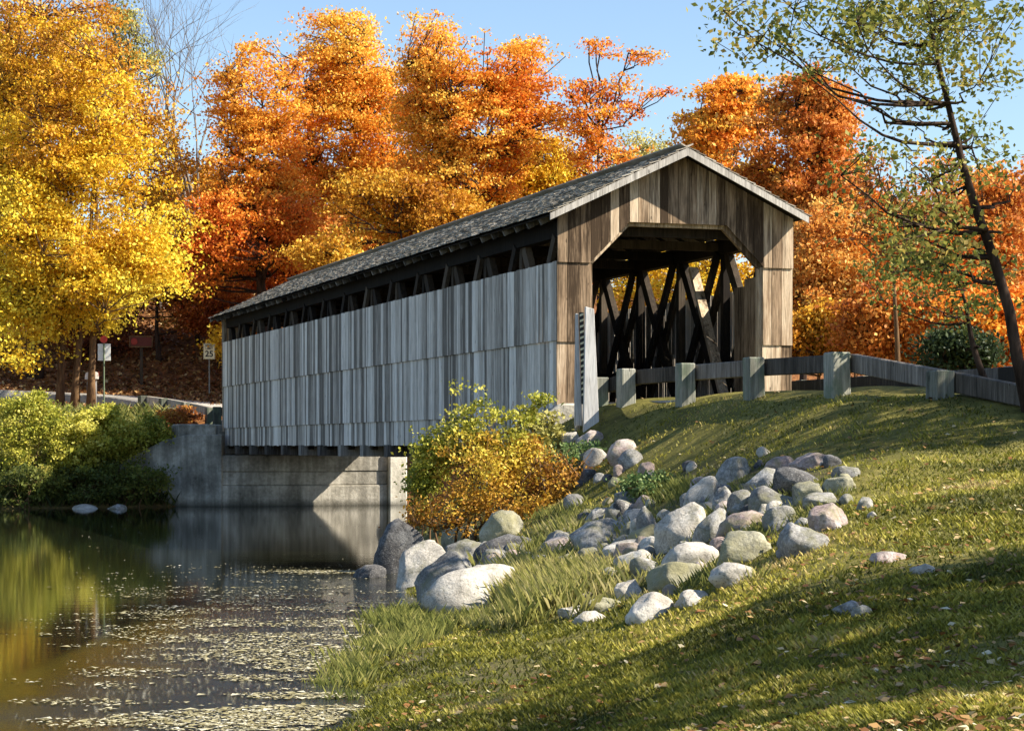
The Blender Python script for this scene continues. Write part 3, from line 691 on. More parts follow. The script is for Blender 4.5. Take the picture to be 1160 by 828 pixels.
# left big yellow
tree('maple_tree', 'huge yellow leaved tree at the far left with pale leaning stems', gnd(88, 85), [ell(110, 240, 85, 100, 110), ell(60, 130, 85, 85, 110), ell(20, 300, 85, 90, 110), ell(155, 315, 84, 60, 62), ell(90, 325, 84, 75, 50), ell(25, 385, 83, 45, 45), ell(165, 350, 84, 36, 22)], 'yellow', 'bark_brown', n_cl=560, n_lf=120, lsize=.15, clr=.95, hole=.41, nf=.42, trunk_r=.24, tshift=.1, tgrad=-.5, seed=11, group=TG, stems=3, spread=.5, limbs=9)
tree('maple_tree', 'golden brown tree rising behind the yellow one at the left edge', gnd(40, 97), [ell(60, 60, 97, 90, 80), ell(110, 120, 96, 60, 90), ell(0, 180, 98, 90, 150), ell(175, 175, 98, 45, 80)], 'goldbrown', n_cl=380, n_lf=110, lsize=.155, clr=1.1, hole=.3, trunk_r=.3, seed=12, group=TG, tshift=.12)
tree('birch_tree', 'thin green topped tree peeking above the golden crowns at left', gnd(140, 104), [ell(140, 40, 104, 22, 45), ell(165, 70, 104, 20, 30)], 'palegreen', n_cl=60, n_lf=45, lsize=.15, clr=.7, hole=.3, trunk_r=.18, seed=13, group=TG)
# bare tree
def bare_tree():
    b = np.array(gnd(200, 108)); root = empty('bare_tree', b, 0, label='leafless grey tree of fine branches between the yellow and orange crowns', cat='tree', group=TG)
    rng = np.random.default_rng(5); mb = MB()
    def grow(p, d, l, r, lev):
        pts = [p]; q = p.copy(); dd = d.copy()
        for k in range(4): dd = dd+rng.normal(0, .09, 3)+np.array([0, 0, .05]); dd /= np.linalg.norm(dd); q = q+dd*l/4; pts.append(q)
        mb.tube(pts, [r*(1-.15*k) for k in range(5)], 5 if lev < 3 else 3, .5, False)
        if lev < 6:
            for k in range(2 if rng.random() < .6 else 3):
                nd = dd+rng.normal(0, .38, 3); nd[2] = abs(nd[2])*.9+.15; nd /= np.linalg.norm(nd); grow(pts[-1] if k else pts[3], nd, l*rng.uniform(.62, .85), r*.6, lev+1)
    for k in range(3): grow(np.array([k*.7-.7, 0, -.3]), np.array([(k-1)*.16, 0, 1.]), 5.4, .17, 0)
    mb.build('branches', M['bark_grey'], root, smooth=True)
bare_tree()
tree('maple_tree', 'orange maple shading to red at its base, left of centre', gnd(300, 95), [ell(290, 105, 95, 56, 58), ell(285, 190, 95, 62, 60), ell(300, 265, 94, 75, 60), ell(250, 300, 93, 45, 50)], 'redorange', n_cl=400, n_lf=95, lsize=.15, clr=.8, hole=.42, trunk_r=.3, tshift=.38, tgrad=.55, seed=14, group=TG)
tree('maple_tree', 'tall golden orange maple between the red based and the broad one', gnd(405, 98), [ell(402, 68, 98, 62, 60), ell(395, 150, 98, 76, 78), ell(430, 230, 97, 75, 60), ell(360, 255, 96, 55, 50)], 'orange', n_cl=440, n_lf=95, lsize=.15, clr=.85, hole=.40, trunk_r=.3, tshift=.34, tgrad=.1, seed=15, group=TG)
tree('maple_tree', 'broad bright orange maple, tallest above the middle of the roof', gnd(525, 93), [ell(535, 72, 93, 84, 74), ell(545, 135, 93, 90, 65), ell(520, 200, 93, 70, 50), ell(482, 120, 93, 32, 60)], 'orange', n_cl=470, n_lf=95, lsize=.145, clr=.75, hole=.40, trunk_r=.32, tshift=.26, tgrad=.1, seed=16, group=TG, limbs=14)
tree('maple_tree', 'low golden tree right behind the roof below the broad orange maple', gnd(470, 89), [ell(450, 235, 89, 62, 45), ell(395, 290, 88, 55, 30), ell(500, 250, 90, 50, 35)], 'goldbrown', n_cl=230, n_lf=100, lsize=.145, clr=.85, hole=.33, trunk_r=.2, tshift=.08, seed=17, group=TG)
tree('maple_tree', 'yellow gold tree filling the gap left of the sparse orange one', gnd(610, 97), [ell(600, 200, 97, 62, 62), ell(640, 215, 96, 45, 40), ell(560, 230, 96, 40, 35)], 'yellow', n_cl=260, n_lf=90, lsize=.145, clr=.8, hole=.40, trunk_r=.2, tshift=-.12, seed=18, group=TG)
tree('maple_tree', 'sparse red orange tree with open branches above the roof', gnd(675, 92), [ell(668, 125, 92, 28, 45), ell(700, 115, 92, 28, 30), ell(672, 56, 92, 18, 9), ell(708, 70, 92, 22, 12), ell(742, 103, 92, 20, 8), ell(685, 180, 92, 40, 28), ell(735, 65, 92, 10, 7)], 'redorange', n_cl=95, n_lf=55, lsize=.145, clr=.62, hole=.25, trunk_r=.17, tshift=.3, seed=19, group=TG, limbs=16)
tree('maple_tree', 'yellow tree seen through the open strip of the right bridge wall', gnd(770, 88), [ell(760, 330, 88, 75, 50), ell(830, 310, 88, 40, 45)], 'yellow', n_cl=150, n_lf=80, lsize=.15, clr=.9, hole=.3, trunk_r=.16, tshift=.0, seed=24, group=TG)
tree('birch_tree', 'pale yellow green tree low behind the roof ridge', gnd(735, 108), [ell(735, 190, 108, 60, 38), ell(780, 210, 108, 40, 40)], 'palegreen', n_cl=120, n_lf=55, lsize=.15, clr=.9, hole=.4, trunk_r=.18, tshift=.1, seed=20, group=TG)
tree('maple_tree', 'orange tree just right of the ridge with a pointed top', gnd(825, 84), [ell(832, 120, 84, 38, 40), ell(822, 175, 84, 52, 58), ell(855, 215, 84, 45, 50)], 'orange', n_cl=210, n_lf=95, lsize=.17, clr=.65, hole=.38, trunk_r=.2, tshift=.25, seed=21, group=TG)
tree('maple_tree', 'rust coloured tall tree second right of the ridge', gnd(905, 78), [ell(903, 128, 78, 56, 50), ell(900, 185, 78, 66, 62), ell(920, 255, 77, 65, 65)], 'rust', n_cl=430, n_lf=95, lsize=.165, clr=.65, hole=.28, trunk_r=.22, tshift=.15, tgrad=.1, seed=22, group=TG)
tree('maple_tree', 'yellow tree low between the ridge end and the rust tree', gnd(870, 81), [ell(865, 215, 83, 40, 30), ell(945, 215, 80, 30, 45), ell(900, 250, 80, 35, 30)], 'yellow', n_cl=110, n_lf=80, lsize=.165, clr=.6, hole=.35, trunk_r=.15, tshift=-.15, seed=23, group=TG)
SG = 'orange shrubs to the right of the bridge'
for i, (px, py, d, rx, ry, lm, ts, lab) in enumerate([
    (930, 320, 66, 55, 85, 'rust', .25, 'tall pale orange thicket touching the right wall of the bridge'),
    (985, 290, 68, 55, 75, 'orange', .05, 'bright orange thicket behind the third wide rail post'),
    (1045, 330, 62, 55, 75, 'redorange', .12, 'red orange thicket above the sloping rail end'),
    (1010, 370, 58, 60, 45, 'rust', .1, 'low rust thicket directly behind the guardrail'),
    (1115, 300, 64, 60, 90, 'rust', .05, 'brownish orange thicket at the right edge'),
    (925, 385, 60, 45, 38, 'goldbrown', .1, 'golden low thicket at the foot of the right bridge wall'),
    (1130, 375, 56, 70, 50, 'orange', .05, 'orange low thicket at the far right behind the rail')]):
    tree('shrub', lab, gnd(px, d), [ell(px, py, d, rx, ry), ell(px+10, py-ry*.3, d, rx*.6, ry*.8)], lm, 'bark_brown', n_cl=200, n_lf=95, lsize=.14, clr=.6, hole=.25, trunk_r=.10, tshift=ts, seed=40+i, group=SG, cat='shrub', stems=3, trunk_part='stems', limbs=5)
tree('maple_tree', 'thin brown red tree with bare upper twigs at the right', gnd(1015, 55), [ell(1010, 250, 55, 45, 45), ell(1050, 225, 55, 35, 40), ell(985, 200, 55, 25, 30)], 'brown', 'bark_brown', n_cl=120, n_lf=26, lsize=.12, clr=.5, hole=.3, trunk_r=.11, tshift=.2, seed=51, group=TG, limbs=18)
tree('shrub', 'dark green shrub at the right end of the guardrail', gnd(1075, 44), [ell(1075, 400, 44, 35, 25), ell(1105, 395, 44, 25, 30)], 'darkgreen', n_cl=110, n_lf=60, lsize=.10, clr=.35, hole=.1, trunk_r=.05, seed=52, cat='shrub', stems=3, trunk_part='stems')
# understory on the left slope
UG = 'understory trees on the far slope'
for i, (px, py, d, rx, ry, lm, ts, n, lab) in enumerate([
    (180, 330, 99, 60, 50, 'brown', .2, 130, 'brown leaved understory tree above the dark red sign'),
    (250, 350, 98, 45, 40, 'rust', -.15, 120, 'rust understory tree above the speed limit sign'),
    (225, 300, 101, 60, 50, 'goldbrown', -.1, 150, 'golden brown understory tree left of the red based maple'),
    (330, 300, 100, 60, 45, 'redorange', -.05, 140, 'red understory tree behind the far end of the roof'),
    (270, 385, 93, 22, 24, 'yellow', -.05, 50, 'small yellow tree beside the far portal'),
    (120, 390, 101, 60, 40, 'brown', .0, 110, 'dark brown understory tree behind the mailboxes')]):
    tree('understory_tree', lab, gnd(px, d), [ell(px, py, d, rx, ry), ell(px-20, py-15, d+1, rx*.7, ry*.7)], lm, 'bark_dark', n_cl=n, n_lf=80, lsize=.15, clr=.85, hole=.34, trunk_r=.14, tshift=ts, seed=60+i, group=UG, limbs=7)
# more wood behind
BG = 'trees deep in the wood behind'
for i, (px, top, d, w, lm, lab) in enumerate([
    (-40, 40, 112, 90, 'goldbrown', 'golden tree deep behind the left edge'), (220, 190, 118, 70, 'goldbrown', 'dull gold tree deep behind the bare one'),
    (345, 190, 120, 70, 'rust', 'rust tree deep behind the gap between two maples'), (470, 170, 122, 75, 'goldbrown', 'gold tree deep behind the roof middle'),
    (590, 175, 120, 70, 'orange', 'orange tree deep behind the broad maple'), (1100, 190, 90, 80, 'orange', 'orange tree deep behind the right edge'),
    (980, 235, 95, 60, 'goldbrown', 'golden tree deep behind the thickets'), (1180, 150, 88, 70, 'rust', 'rust tree deep behind the right corner')]):
    g = gnd(px, d); zb = HY-(g[2]-CZ)/d*F; h = zb-top
    tree('wood_tree', lab, g, [ell(px, top+h*.35, d, w, h*.35), ell(px+w*.2, top+h*.65, d, w, h*.3)], lm, n_cl=230, n_lf=75, lsize=.24, clr=1.2, hole=.3, trunk_r=.22, seed=80+i, group=BG, limbs=6)

# near tree on the right with overhanging branches
NT_ = (6.75, 27.5, float(hz(6.75, 27.5)))
NP_ = [NT_]+[tuple(at(px, py, 27.3)) for px, py in [(1150, 400), (1142, 340), (1118, 270), (1096, 210), (1084, 160), (1072, 110), (1060, 60), (1050, 10), (1040, -40)]]
tree('overhanging_tree', 'olive leaved tree at the right edge whose branches hang over the view', NT_, [ell(850, 25, 26, 65, 42, dy=.8), ell(920, 40, 26, 60, 50, dy=.9), ell(1010, 40, 27, 70, 75, dy=1.3), ell(1090, 60, 27.5, 75, 100, dy=1.5), ell(1000, 190, 27, 75, 70, dy=1.1), ell(1040, 270, 27, 60, 50, dy=1.1), ell(1100, 200, 27.5, 60, 90, dy=1.3)], 'olive', 'bark_dark', n_cl=330, n_lf=24, lsize=.082, clr=.36, hole=.44, nf=1.3, trunk_r=.085, tshift=.24, seed=91, path=NP_, limbs=26, twigr=.008, bend=.5, tip=.95)
tree('overhanging_tree', 'thin stemmed green tree low at the right edge behind the rail', gnd(1120, 31), [ell(1040, 300, 31, 60, 60, dy=1), ell(1110, 330, 31, 50, 60, dy=1)], 'olive', 'bark_dark', n_cl=90, n_lf=22, lsize=.085, clr=.32, hole=.4, nf=1.2, trunk_r=.06, tshift=-.1, seed=92, limbs=14, twigr=.007)
# trees standing right of the view (they shade the lawn)
OG = 'trees along the road right of the view'
tree('oak_tree', 'leafy tree standing on the lawn right of the view, nearest', (10.8, 12.0, float(hz(10.8, 12.0))), [(11.4, 12.0, 7.6, 2.6, 3.0, 2.4), (10.0, 11.4, 6.6, 1.8, 2.0, 1.6)], 'olive', n_cl=110, n_lf=60, lsize=.16, clr=.6, hole=.15, trunk_r=.25, seed=101, group=OG)
tree('oak_tree', 'leafy tree standing beyond the road bend right of the view', (17.0, 33.0, float(hz(17, 33))), [(16.5, 33, 9.5, 3.6, 5.0, 3.6)], 'olive', n_cl=300, n_lf=60, lsize=.145, clr=.75, hole=.38, trunk_r=.25, seed=102, group=OG)
tree('oak_tree', 'slender tree standing between road and lawn right of the view', (14.0, 24.5, float(hz(14, 24.5))), [(14, 26, 8.8, 2.3, 3.2, 2.6)], 'olive', n_cl=150, n_lf=50, lsize=.17, clr=.6, hole=.42, trunk_r=.2, seed=103, group=OG)

# ---------------------------------------------------------------- bushes
def bush(label, px, d, ells, lm, n_cl=120, n_lf=50, lsize=.08, clr=.25, seed=1, name='bush', group=None, ts=0, tg=0, hole=.25, bark='bark_brown', stems=4, nf=1.0, base_py=None):
    b = gnd(px, d); tree(name, label, b, ells, lm, bark, n_cl=n_cl, n_lf=n_lf, lsize=lsize, clr=clr, hole=hole, trunk_r=.035, tshift=ts, tgrad=tg, seed=seed, cat='bush', spread=.13, stems=stems, trunk_part='stems', limbs=6, twigr=.005, nf=nf, bend=.15, group=group)
NG = 'bushes on the near bank below the bridge'
bush('large loose yellow brown bush in front of the bridge siding', 545, 36.5, [ell(540, 535, 36.5, 66, 52), ell(505, 575, 36, 46, 32), ell(590, 560, 36, 58, 45), ell(570, 515, 36.5, 40, 28), ell(610, 585, 36, 45, 26)], 'ochre', 430, 26, .066, .24, 201, group=NG, ts=.02, tg=.6, hole=.52, nf=1.8, stems=7)
bush('tall thin yellow green sapling standing above the yellow brown bush', 538, 37, [ell(527, 438, 37, 16, 20), ell(540, 470, 37, 24, 20), ell(580, 470, 37, 34, 10), ell(612, 455, 37, 14, 8), ell(515, 500, 37, 42, 26), ell(575, 505, 37, 34, 30), ell(490, 510, 37, 26, 12)], 'limegreen', 260, 32, .072, .19, 202, group=NG, ts=.05, hole=.4, nf=1.5, name='sapling', stems=3)
bush('yellow green bush at the left end of the bush row above the dark boulder', 482, 38, [ell(478, 560, 38, 18, 40), ell(495, 525, 38, 20, 22)], 'limegreen', 130, 34, .07, .2, 203, group=NG, ts=-.12, hole=.45, nf=1.6)
bush('brown stemmed thin bush at the right end of the bush row', 640, 36.5, [ell(640, 565, 36.5, 42, 40), ell(620, 535, 37, 34, 28), ell(600, 505, 37, 24, 20)], 'ochre', 190, 26, .066, .23, 204, group=NG, ts=-.2, tg=.5, hole=.5, nf=1.7, stems=7)
bush('green leafy bush beside the slope right of the yellow brown bush', 672, 37.5, [ell(665, 538, 37.5, 38, 34), ell(692, 552, 37, 26, 22), ell(648, 515, 38, 22, 20)], 'green', 200, 36, .068, .22, 205, group=NG, ts=.22, hole=.42, nf=1.5)
bush('pale green bush with large leaves under the stone wing', 615, 39.5, [ell(612, 485, 39.5, 22, 20), ell(600, 510, 39.5, 26, 22)], 'palegreen', 70, 40, .09, .2, 206, group=NG, ts=.1)
_d = float(ray(742, 562)[1])
bush('low green weedy bush between the boulders right of the green bush', 745, _d, [ell(735, 550, _d, 26, 13), ell(762, 552, _d, 18, 10)], 'green', 70, 40, .06, .15, 207, group=NG, ts=.2)
LG = 'bushes on the far bank left of the bridge'
for i, (px, py, d, rx, ry, lm, ts, n, lab) in enumerate([
    (130, 490, 74.5, 42, 32, 'limegreen', .22, 200, 'bright yellow green bush in front of the mailboxes'),
    (170, 500, 75, 32, 26, 'limegreen', .05, 130, 'yellow green bush beside the concrete wing wall'),
    (88, 505, 73.5, 35, 35, 'limegreen', .15, 150, 'pale yellow green bush at the left on the far bank'),
    (30, 490, 73, 50, 45, 'limegreen', .05, 190, 'wide yellow green bush far to the left on the bank'),
    (150, 545, 73.3, 45, 20, 'olive', -.15, 60, 'dark olive bush overhanging the water by the wing wall'),
    (95, 550, 72.7, 40, 20, 'olive', -.2, 50, 'dark bush overhanging the water at left'),
    (25, 550, 71.5, 50, 22, 'olive', -.2, 60, 'dark bush overhanging the water beyond the left edge'),
    (200, 475, 78, 26, 12, 'brown', .2, 50, 'low brown bush in front of the far guardrail')]):
    bush(lab, px, d, [ell(px, py, d, rx, ry, dy=1.2), ell(px+8, py-ry*.4, d+.4, rx*.5, ry*.7, dy=.9)], lm, int(n*1.5), 36, .11, .30, 220+i, group=LG, ts=ts, hole=.42, nf=.9)

# ---------------------------------------------------------------- boulders
import bmesh
def boulder(box, tone, label, seed, dome=.62, group=None, sink=.22, name='boulder', rot=0, sub=4, yscale=1.0):
    x0, y0, x1, y1 = box; cx = (x0+x1)/2
    g = ray(cx, y1-1); d = g[1]; k = d/F
    rx = (x1-x0)/2*k*1.2; H = (y1-y0)*k*1.02; ry = rx*.9*yscale
    bm = bmesh.new(); bmesh.ops.create_icosphere(bm, subdivisions=sub, radius=1)
    v = np.array([p.co[:] for p in bm.verts]); fc = np.array([[q.index for q in f.verts] for f in bm.faces]); bm.free()
    rng = np.random.default_rng(seed)
    for _ in range(15):                                   # planar facets
        n = rng.normal(size=3); n[2] *= .7; n /= np.linalg.norm(n); h = rng.uniform(.6, .9); dd = v@n-h; v -= np.where(dd > 0, dd*.93, 0)[:, None]*n
    q = v*1.3+seed*7.7
    v *= (1+(fbm(q, 4)-.5)*.34+(fbm(q*3.5, 4)-.5)*.16)[:, None]
    v[:, 2] += v[:, 0]*rot
    v[:, 0] *= rx/np.abs(v[:, 0]).max(); v[:, 1] *= ry/np.abs(v[:, 1]).max()
    tot = H*(1+sink*3.4); v[:, 2] = (v[:, 2]-v[:, 2].min())/(v[:, 2].max()-v[:, 2].min())*tot-(tot-H)
    o = link(name, mesh_np(name, v, fc, smooth=True), M['rock_'+tone], label=label, cat='rock' if name == 'boulder' else 'stone', group=group)
    o.location = (g[0], g[1]+ry*.55, g[2]-.0); return o
BGp = 'boulders on the near bank'
BL = [
 ((426, 589, 479, 650), 'dark', 'dark grey upright boulder at the water edge, left end of the row', .2),
 ((444, 614, 510, 662), 'pale', 'smooth pale boulder leaning behind the rough grey one at the water edge', .35),
 ((466, 626, 534, 680), 'grey', 'rough grey boulder between two pale ones at the water edge', .0),
 ((481, 642, 575, 696), 'pale', 'largest pale boulder, lowest at the water edge beside tall grass', .15),
 ((401, 641, 437, 655), 'dark', 'low wet black rock standing out in the water', 0),
 ((547, 580, 596, 612), 'moss', 'brownish boulder right at the foot of the yellow brown bush', 0),
 ((503, 598, 543, 620), 'moss', 'tan stone at the left foot of the yellow brown bush', 0),
 ((541, 607, 604, 634), 'dark', 'dark angular boulder below the foot of the yellow brown bush', 0),
 ((545, 623, 575, 645), 'grey', 'small grey boulder wedged behind the largest pale one', 0),
 ((505, 612, 545, 636), 'grey', 'grey boulder behind the rough grey one, under the tan stone', .1),
 ((597, 629, 637, 647), 'pale', 'pale stone half hidden behind the yellow grass tuft', 0),
 ((662, 576, 690, 598), 'grey', 'small upright grey boulder below the green bush', 0),
 ((652, 589, 722, 620), 'grey', 'long slanting grey slab below the green bush', .25),
 ((690, 569, 718, 590), 'dark', 'dark blue grey stone behind the long slanting slab', 0),
 ((722, 575, 747, 611), 'grey', 'tall narrow grey boulder left of the blocky pale one', -.1),
 ((684, 613, 727, 638), 'pale', 'rounded tan boulder just below the long slanting slab', .15),
 ((699, 658, 730, 679), 'pale', 'small cream boulder to the right of the yellow grass tuft', 0),
 ((714, 673, 768, 700), 'pale', 'pale flat boulder at the edge of the lawn, lowest right of the grass tuft', 0),
 ((661, 679, 706, 694), 'moss', 'mossy flat stone in the lawn right of the tall grass', 0),
 ((632, 687, 668, 700), 'pale', 'small white stone in the grass below the yellow tuft', 0),
 ((652, 694, 688, 706), 'pale', 'small low white stone nearest the lawn below the yellow tuft', 0),
 ((611, 602, 651, 628), 'grey', 'grey rock among brown stems right of the yellow brown bush foot', 0),
 ((775, 541, 818, 574), 'pale', 'pale pointed boulder at the top left of the pile', .25),
 ((809, 552, 834, 580), 'grey', 'small round boulder right of the pale pointed one', 0),
 ((827, 557, 857, 581), 'grey', 'round grey boulder left of the broad smooth one', 0),
 ((842, 553, 902, 585), 'grey', 'broad smooth grey boulder in the middle of the upper pile', .15),
 ((748, 571, 808, 616), 'pale', 'blocky pale boulder with shaded hollow in the middle of the pile', 0),
 ((788, 578, 828, 616), 'grey', 'slanted blue grey boulder leaning on the blocky pale one', .3),
 ((817, 580, 869, 607), 'pink', 'brown slab over a dark gap in the middle of the pile', .2),
 ((813, 603, 873, 637), 'moss', 'loaf shaped olive topped boulder in front of the pile', 0),
 ((867, 575, 906, 600), 'grey', 'grey boulder with green weeds right of the brown slab', 0),
 ((750, 617, 816, 652), 'pale', 'wide tan boulder left of the loaf shaped one', .1),
 ((775, 620, 800, 643), 'grey', 'small grey stone resting against the wide tan boulder', 0),
 ((739, 638, 798, 666), 'moss', 'mossy tan boulder in front of the wide tan one', .1),
 ((726, 609, 760, 626), 'pale', 'cream topped small boulder left of the wide tan one', 0),
 ((700, 624, 742, 646), 'pale', 'pale low boulder between the cream topped one and the grass tuft', 0),
 ((694, 557, 746, 572), 'grey', 'flat blue grey stone by the low green weeds', 0),
 ((813, 519, 849, 546), 'grey', 'grey boulder at the upper left corner of the pile', .2),
 ((846, 531, 890, 556), 'grey', 'grey boulder between the upper corner one and the pink ones', -.1),
 ((870, 518, 906, 535), 'pink', 'small pink boulder on the top edge of the pile', 0),
 ((895, 514, 947, 532), 'pink', 'long flat pink boulder topmost at the right of the pile', 0),
 ((880, 530, 927, 558), 'dark', 'dark shaded boulder under the long pink one', -.2),
 ((898, 547, 937, 569), 'moss', 'tan mossy boulder right of the broad smooth one', .1),
 ((912, 560, 951, 579), 'grey', 'flat grey stone under the tan mossy boulder', 0),
 ((916, 572, 962, 602), 'pink', 'big tan boulder at the right end of the pile', .0),
 ((887, 595, 939, 627), 'grey', 'round lichen patched boulder at the lower right of the pile', 0),
 ((936, 541, 974, 559), 'moss', 'low flat stone in grass right of the pile', .1),
 ((945, 529, 973, 542), 'grey', 'small grey stone in grass, highest right of the pile', 0),
 ((971, 564, 990, 579), 'grey', 'little brown grey stone alone in grass right of the pile', 0),
 ((808, 640, 858, 664), 'pale', 'broken flat slab under the loaf shaped boulder', 0),
 ((766, 670, 806, 685), 'pale', 'low pale stone in the lawn below the broken slab', 0),
 ((947, 682, 976, 697), 'grey', 'flat grey stone in the shaded lawn, left of a pair', 0),
 ((965, 688, 988, 701), 'grey', 'flat grey stone in the shaded lawn, right of a pair', 0),
 ((1034, 641, 1062, 651), 'pale', 'pale flat stone in the shaded lawn at the right', 0),
 ((988, 626, 1025, 638), 'pink', 'low brown stone at the shadow edge on the lawn', 0),
 ((655, 489, 686, 508), 'pink', 'pinkish stone on the slope above the green bush', .2),
 ((636, 491, 658, 504), 'pale', 'white sunlit stone under the marker boards', 0),
 ((618, 455, 640, 470), 'pale', 'sunlit stone at the top of the stone wing', .4),
]
for i, (b, tone, lab, rot) in enumerate(BL): boulder(b, tone, lab, 300+i, group=BGp, rot=rot, sink=.22)
for i, (b, lab) in enumerate([((84, 573, 110, 580), 'flat pale stone at the waterline far left across the river'), ((120, 571, 142, 578), 'grey stone at the waterline below the dark olive bush')]):
    o = boulder(b, 'grey' if i else 'pale', lab, 380+i, group='stones at the far waterline')
    o.location.y = 71.6; o.location.x = ((b[0]+b[2])/2-CX)/F*71.6; o.location.z = -.05
# small stones between them
rs = random.Random(4); k = 0
while k < 215:
    px = rs.gauss(775, 85); py = 598+rs.gauss(0, 32)-(px-770)*.28
    if k % 4 == 0: px = rs.uniform(545, 740); py = 632+rs.gauss(0, 14)-(px-640)*.12
    if k % 9 == 0: px = rs.uniform(630, 740); py = 600-(px-640)*.2-rs.uniform(0, 75)
    if not (500 < px < 1000 and 495 < py < 705): continue
    w = rs.uniform(7, 22) if k % 4 else rs.uniform(14, 34); tone = rs.choice(['pale', 'grey', 'pink', 'moss', 'grey', 'dark'])
    boulder((px-w/2, py-w*.5, px+w/2, py+w*.2), tone, 'small stone lying between the boulders of the bank', 400+k, group='small stones between the boulders', name='small_stone', sub=3); k += 1

# ---------------------------------------------------------------- grass, weeds, fallen leaves (uncountable)
def blades(x, y, z, h, w, lean, tint, name, label, mat):
    n = len(x); a = RNG.uniform(0, 2*np.pi, n); dx = np.cos(a); dy = np.sin(a); b = RNG.uniform(0, 2*np.pi, n)
    lx = np.cos(b)*lean*h; ly = np.sin(b)*lean*h
    v = np.stack([np.stack([x-dx*w, y-dy*w, z-.01], -1), np.stack([x+dx*w, y+dy*w, z-.01], -1), np.stack([x+dx*w*.5+lx*.4, y+dy*w*.5+ly*.4, z+h*.6], -1), np.stack([x+lx, y+ly, z+h], -1)], 1).reshape(-1, 3)
    f = np.arange(4*n).reshape(-1, 4)
    link(name, mesh_np(name, v, f, tint), mat, label=label, cat='grass', kind='stuff')
M['grassblade'] = leafmat('grass_blades', [(0, (.055, .065, .012)), (.35, (.18, .18, .025)), (.65, (.36, .33, .05)), (.85, (.50, .42, .11)), (1, (.52, .40, .18))], .35)
n = 380000
d = 1/(RNG.uniform(1/44, 1/8.5, n)); x = RNG.uniform(-.17, .27, n)*d; z = hz(x, d)
roadside = ((x-A[0])*V[0]+(d-A[1])*V[1])
keep = (z > -.02) & (roadside < .55) & ~((d > 38) & (z > 2.9))
pxx = CX+x/d*F; pyy = HY-(z-CZ)/d*F
st = (((pxx-790)/150)**2+((pyy-595+(pxx-790)*.28)/52)**2 < 1) & (RNG.random(n) < .88)
keep &= ~st; x, d, z = x[keep], d[keep], z[keep]
nz = fbm(np.stack([x*.7, d*.7, x*0], -1), 3); n2_ = fbm(np.stack([x*3.5, d*3.5, x*0+5], -1), 3)
bare = fbm(np.stack([x*1.1, d*1.1, x*0+21], -1), 4) < .40+RNG.normal(0, .03, len(x))
kk = ~(bare & (RNG.random(len(x)) < .75)); x, d, z, nz, n2_ = x[kk], d[kk], z[kk], nz[kk], n2_[kk]
tint = np.clip(.42+(nz-.5)*1.7+(n2_-.5)*.7+RNG.normal(0, .14, len(x)), 0, 1)
blades(x, d, z, RNG.uniform(.015, .05, len(x))*(1+(n2_-.5)*1.6), RNG.uniform(.003, .008, len(x))*(1+d/30), .9, tint, 'lawn_grass', 'short patchy grass of the bank', M['grassblade'])
# tall tufts: dense yellow grass beside the big pale boulder, weeds at the edge
def tufts(regions, name, label, mat, tb):
    X = []; D = []; H = []; T = []
    for (px, py, rx, ry, n, h0, h1, tt) in regions:
        k = 0
        nt = max(3, n//40)
        for _ in range(nt):
            u = RNG.normal(0, .5, 2); g = ray(px+u[0]*rx, py+u[1]*ry)
            m_ = n//nt; s = RNG.normal(0, .10*g[1]/26, (m_, 2)); X += list(g[0]+s[:, 0]); D += list(g[1]+s[:, 1]); H += list(RNG.uniform(h0, h1, m_)); T += list(np.clip(RNG.normal(tt+RNG.normal(0, .1), .13, m_), 0, 1))
    X, D, H, T = map(np.array, (X, D, H, T)); z = np.maximum(hz(X, D), -.05)
    blades(X, D, z, H, RNG.uniform(.0012, .0028, len(X))*D/24, .6, T, name, label, mat)
M['tuftblade'] = leafmat('tuft_blades', [(0, (.06, .08, .02)), (.35, (.15, .17, .04)), (.65, (.30, .29, .08)), (1, (.52, .45, .20))], .4)
tufts([(600, 672, 50, 26, 5200, .12, .36, .68), (660, 662, 42, 18, 3600, .10, .28, .76), (560, 705, 50, 8, 1800, .06, .18, .6), (470, 708, 36, 16, 2400, .08, .24, .45), (440, 735, 30, 10, 1600, .06, .18, .5),
       (720, 648, 26, 8, 400, .06, .16, .6), (640, 612, 26, 10, 700, .1, .3, .65), (395, 765, 26, 26, 1100, .05, .16, .5),
       (840, 608, 40, 14, 500, .05, .14, .45), (895, 590, 26, 12, 400, .05, .14, .45), (930, 555, 26, 8, 250, .04, .12, .5), (760, 562, 30, 8, 800, .07, .2, .3), (725, 600, 26, 12, 400, .05, .16, .4), (700, 688, 50, 6, 500, .04, .12, .65), (790, 600, 70, 26, 1500, .05, .16, .4), (650, 615, 60, 14, 1400, .06, .22, .55), (870, 560, 60, 20, 900, .04, .13, .45), (640, 590, 40, 12, 700, .07, .2, .5), (780, 655, 70, 8, 800, .04, .14, .55)],
      'tall_grass', 'tufts of tall yellow green grass among the boulders', M['tuftblade'], 0)
# far bank weeds
X = RNG.uniform(-28, -10.3, 26000); Y = RNG.uniform(70, 82, 26000); Z = hz(X, Y); kp = (Z > .02) & (Z < 3.2) & ~((Y > 77) & (X > -13)); X, Y, Z = X[kp], Y[kp], Z[kp]
blades(X, Y, Z, RNG.uniform(.2, .65, len(X)), RNG.uniform(.012, .03, len(X)), .7, np.clip(RNG.normal(.45, .2, len(X))-np.clip(.8-Z, 0, 1)*.4, 0, 1), 'bank_weeds', 'weedy grass of the far bank', M['tuftblade'])
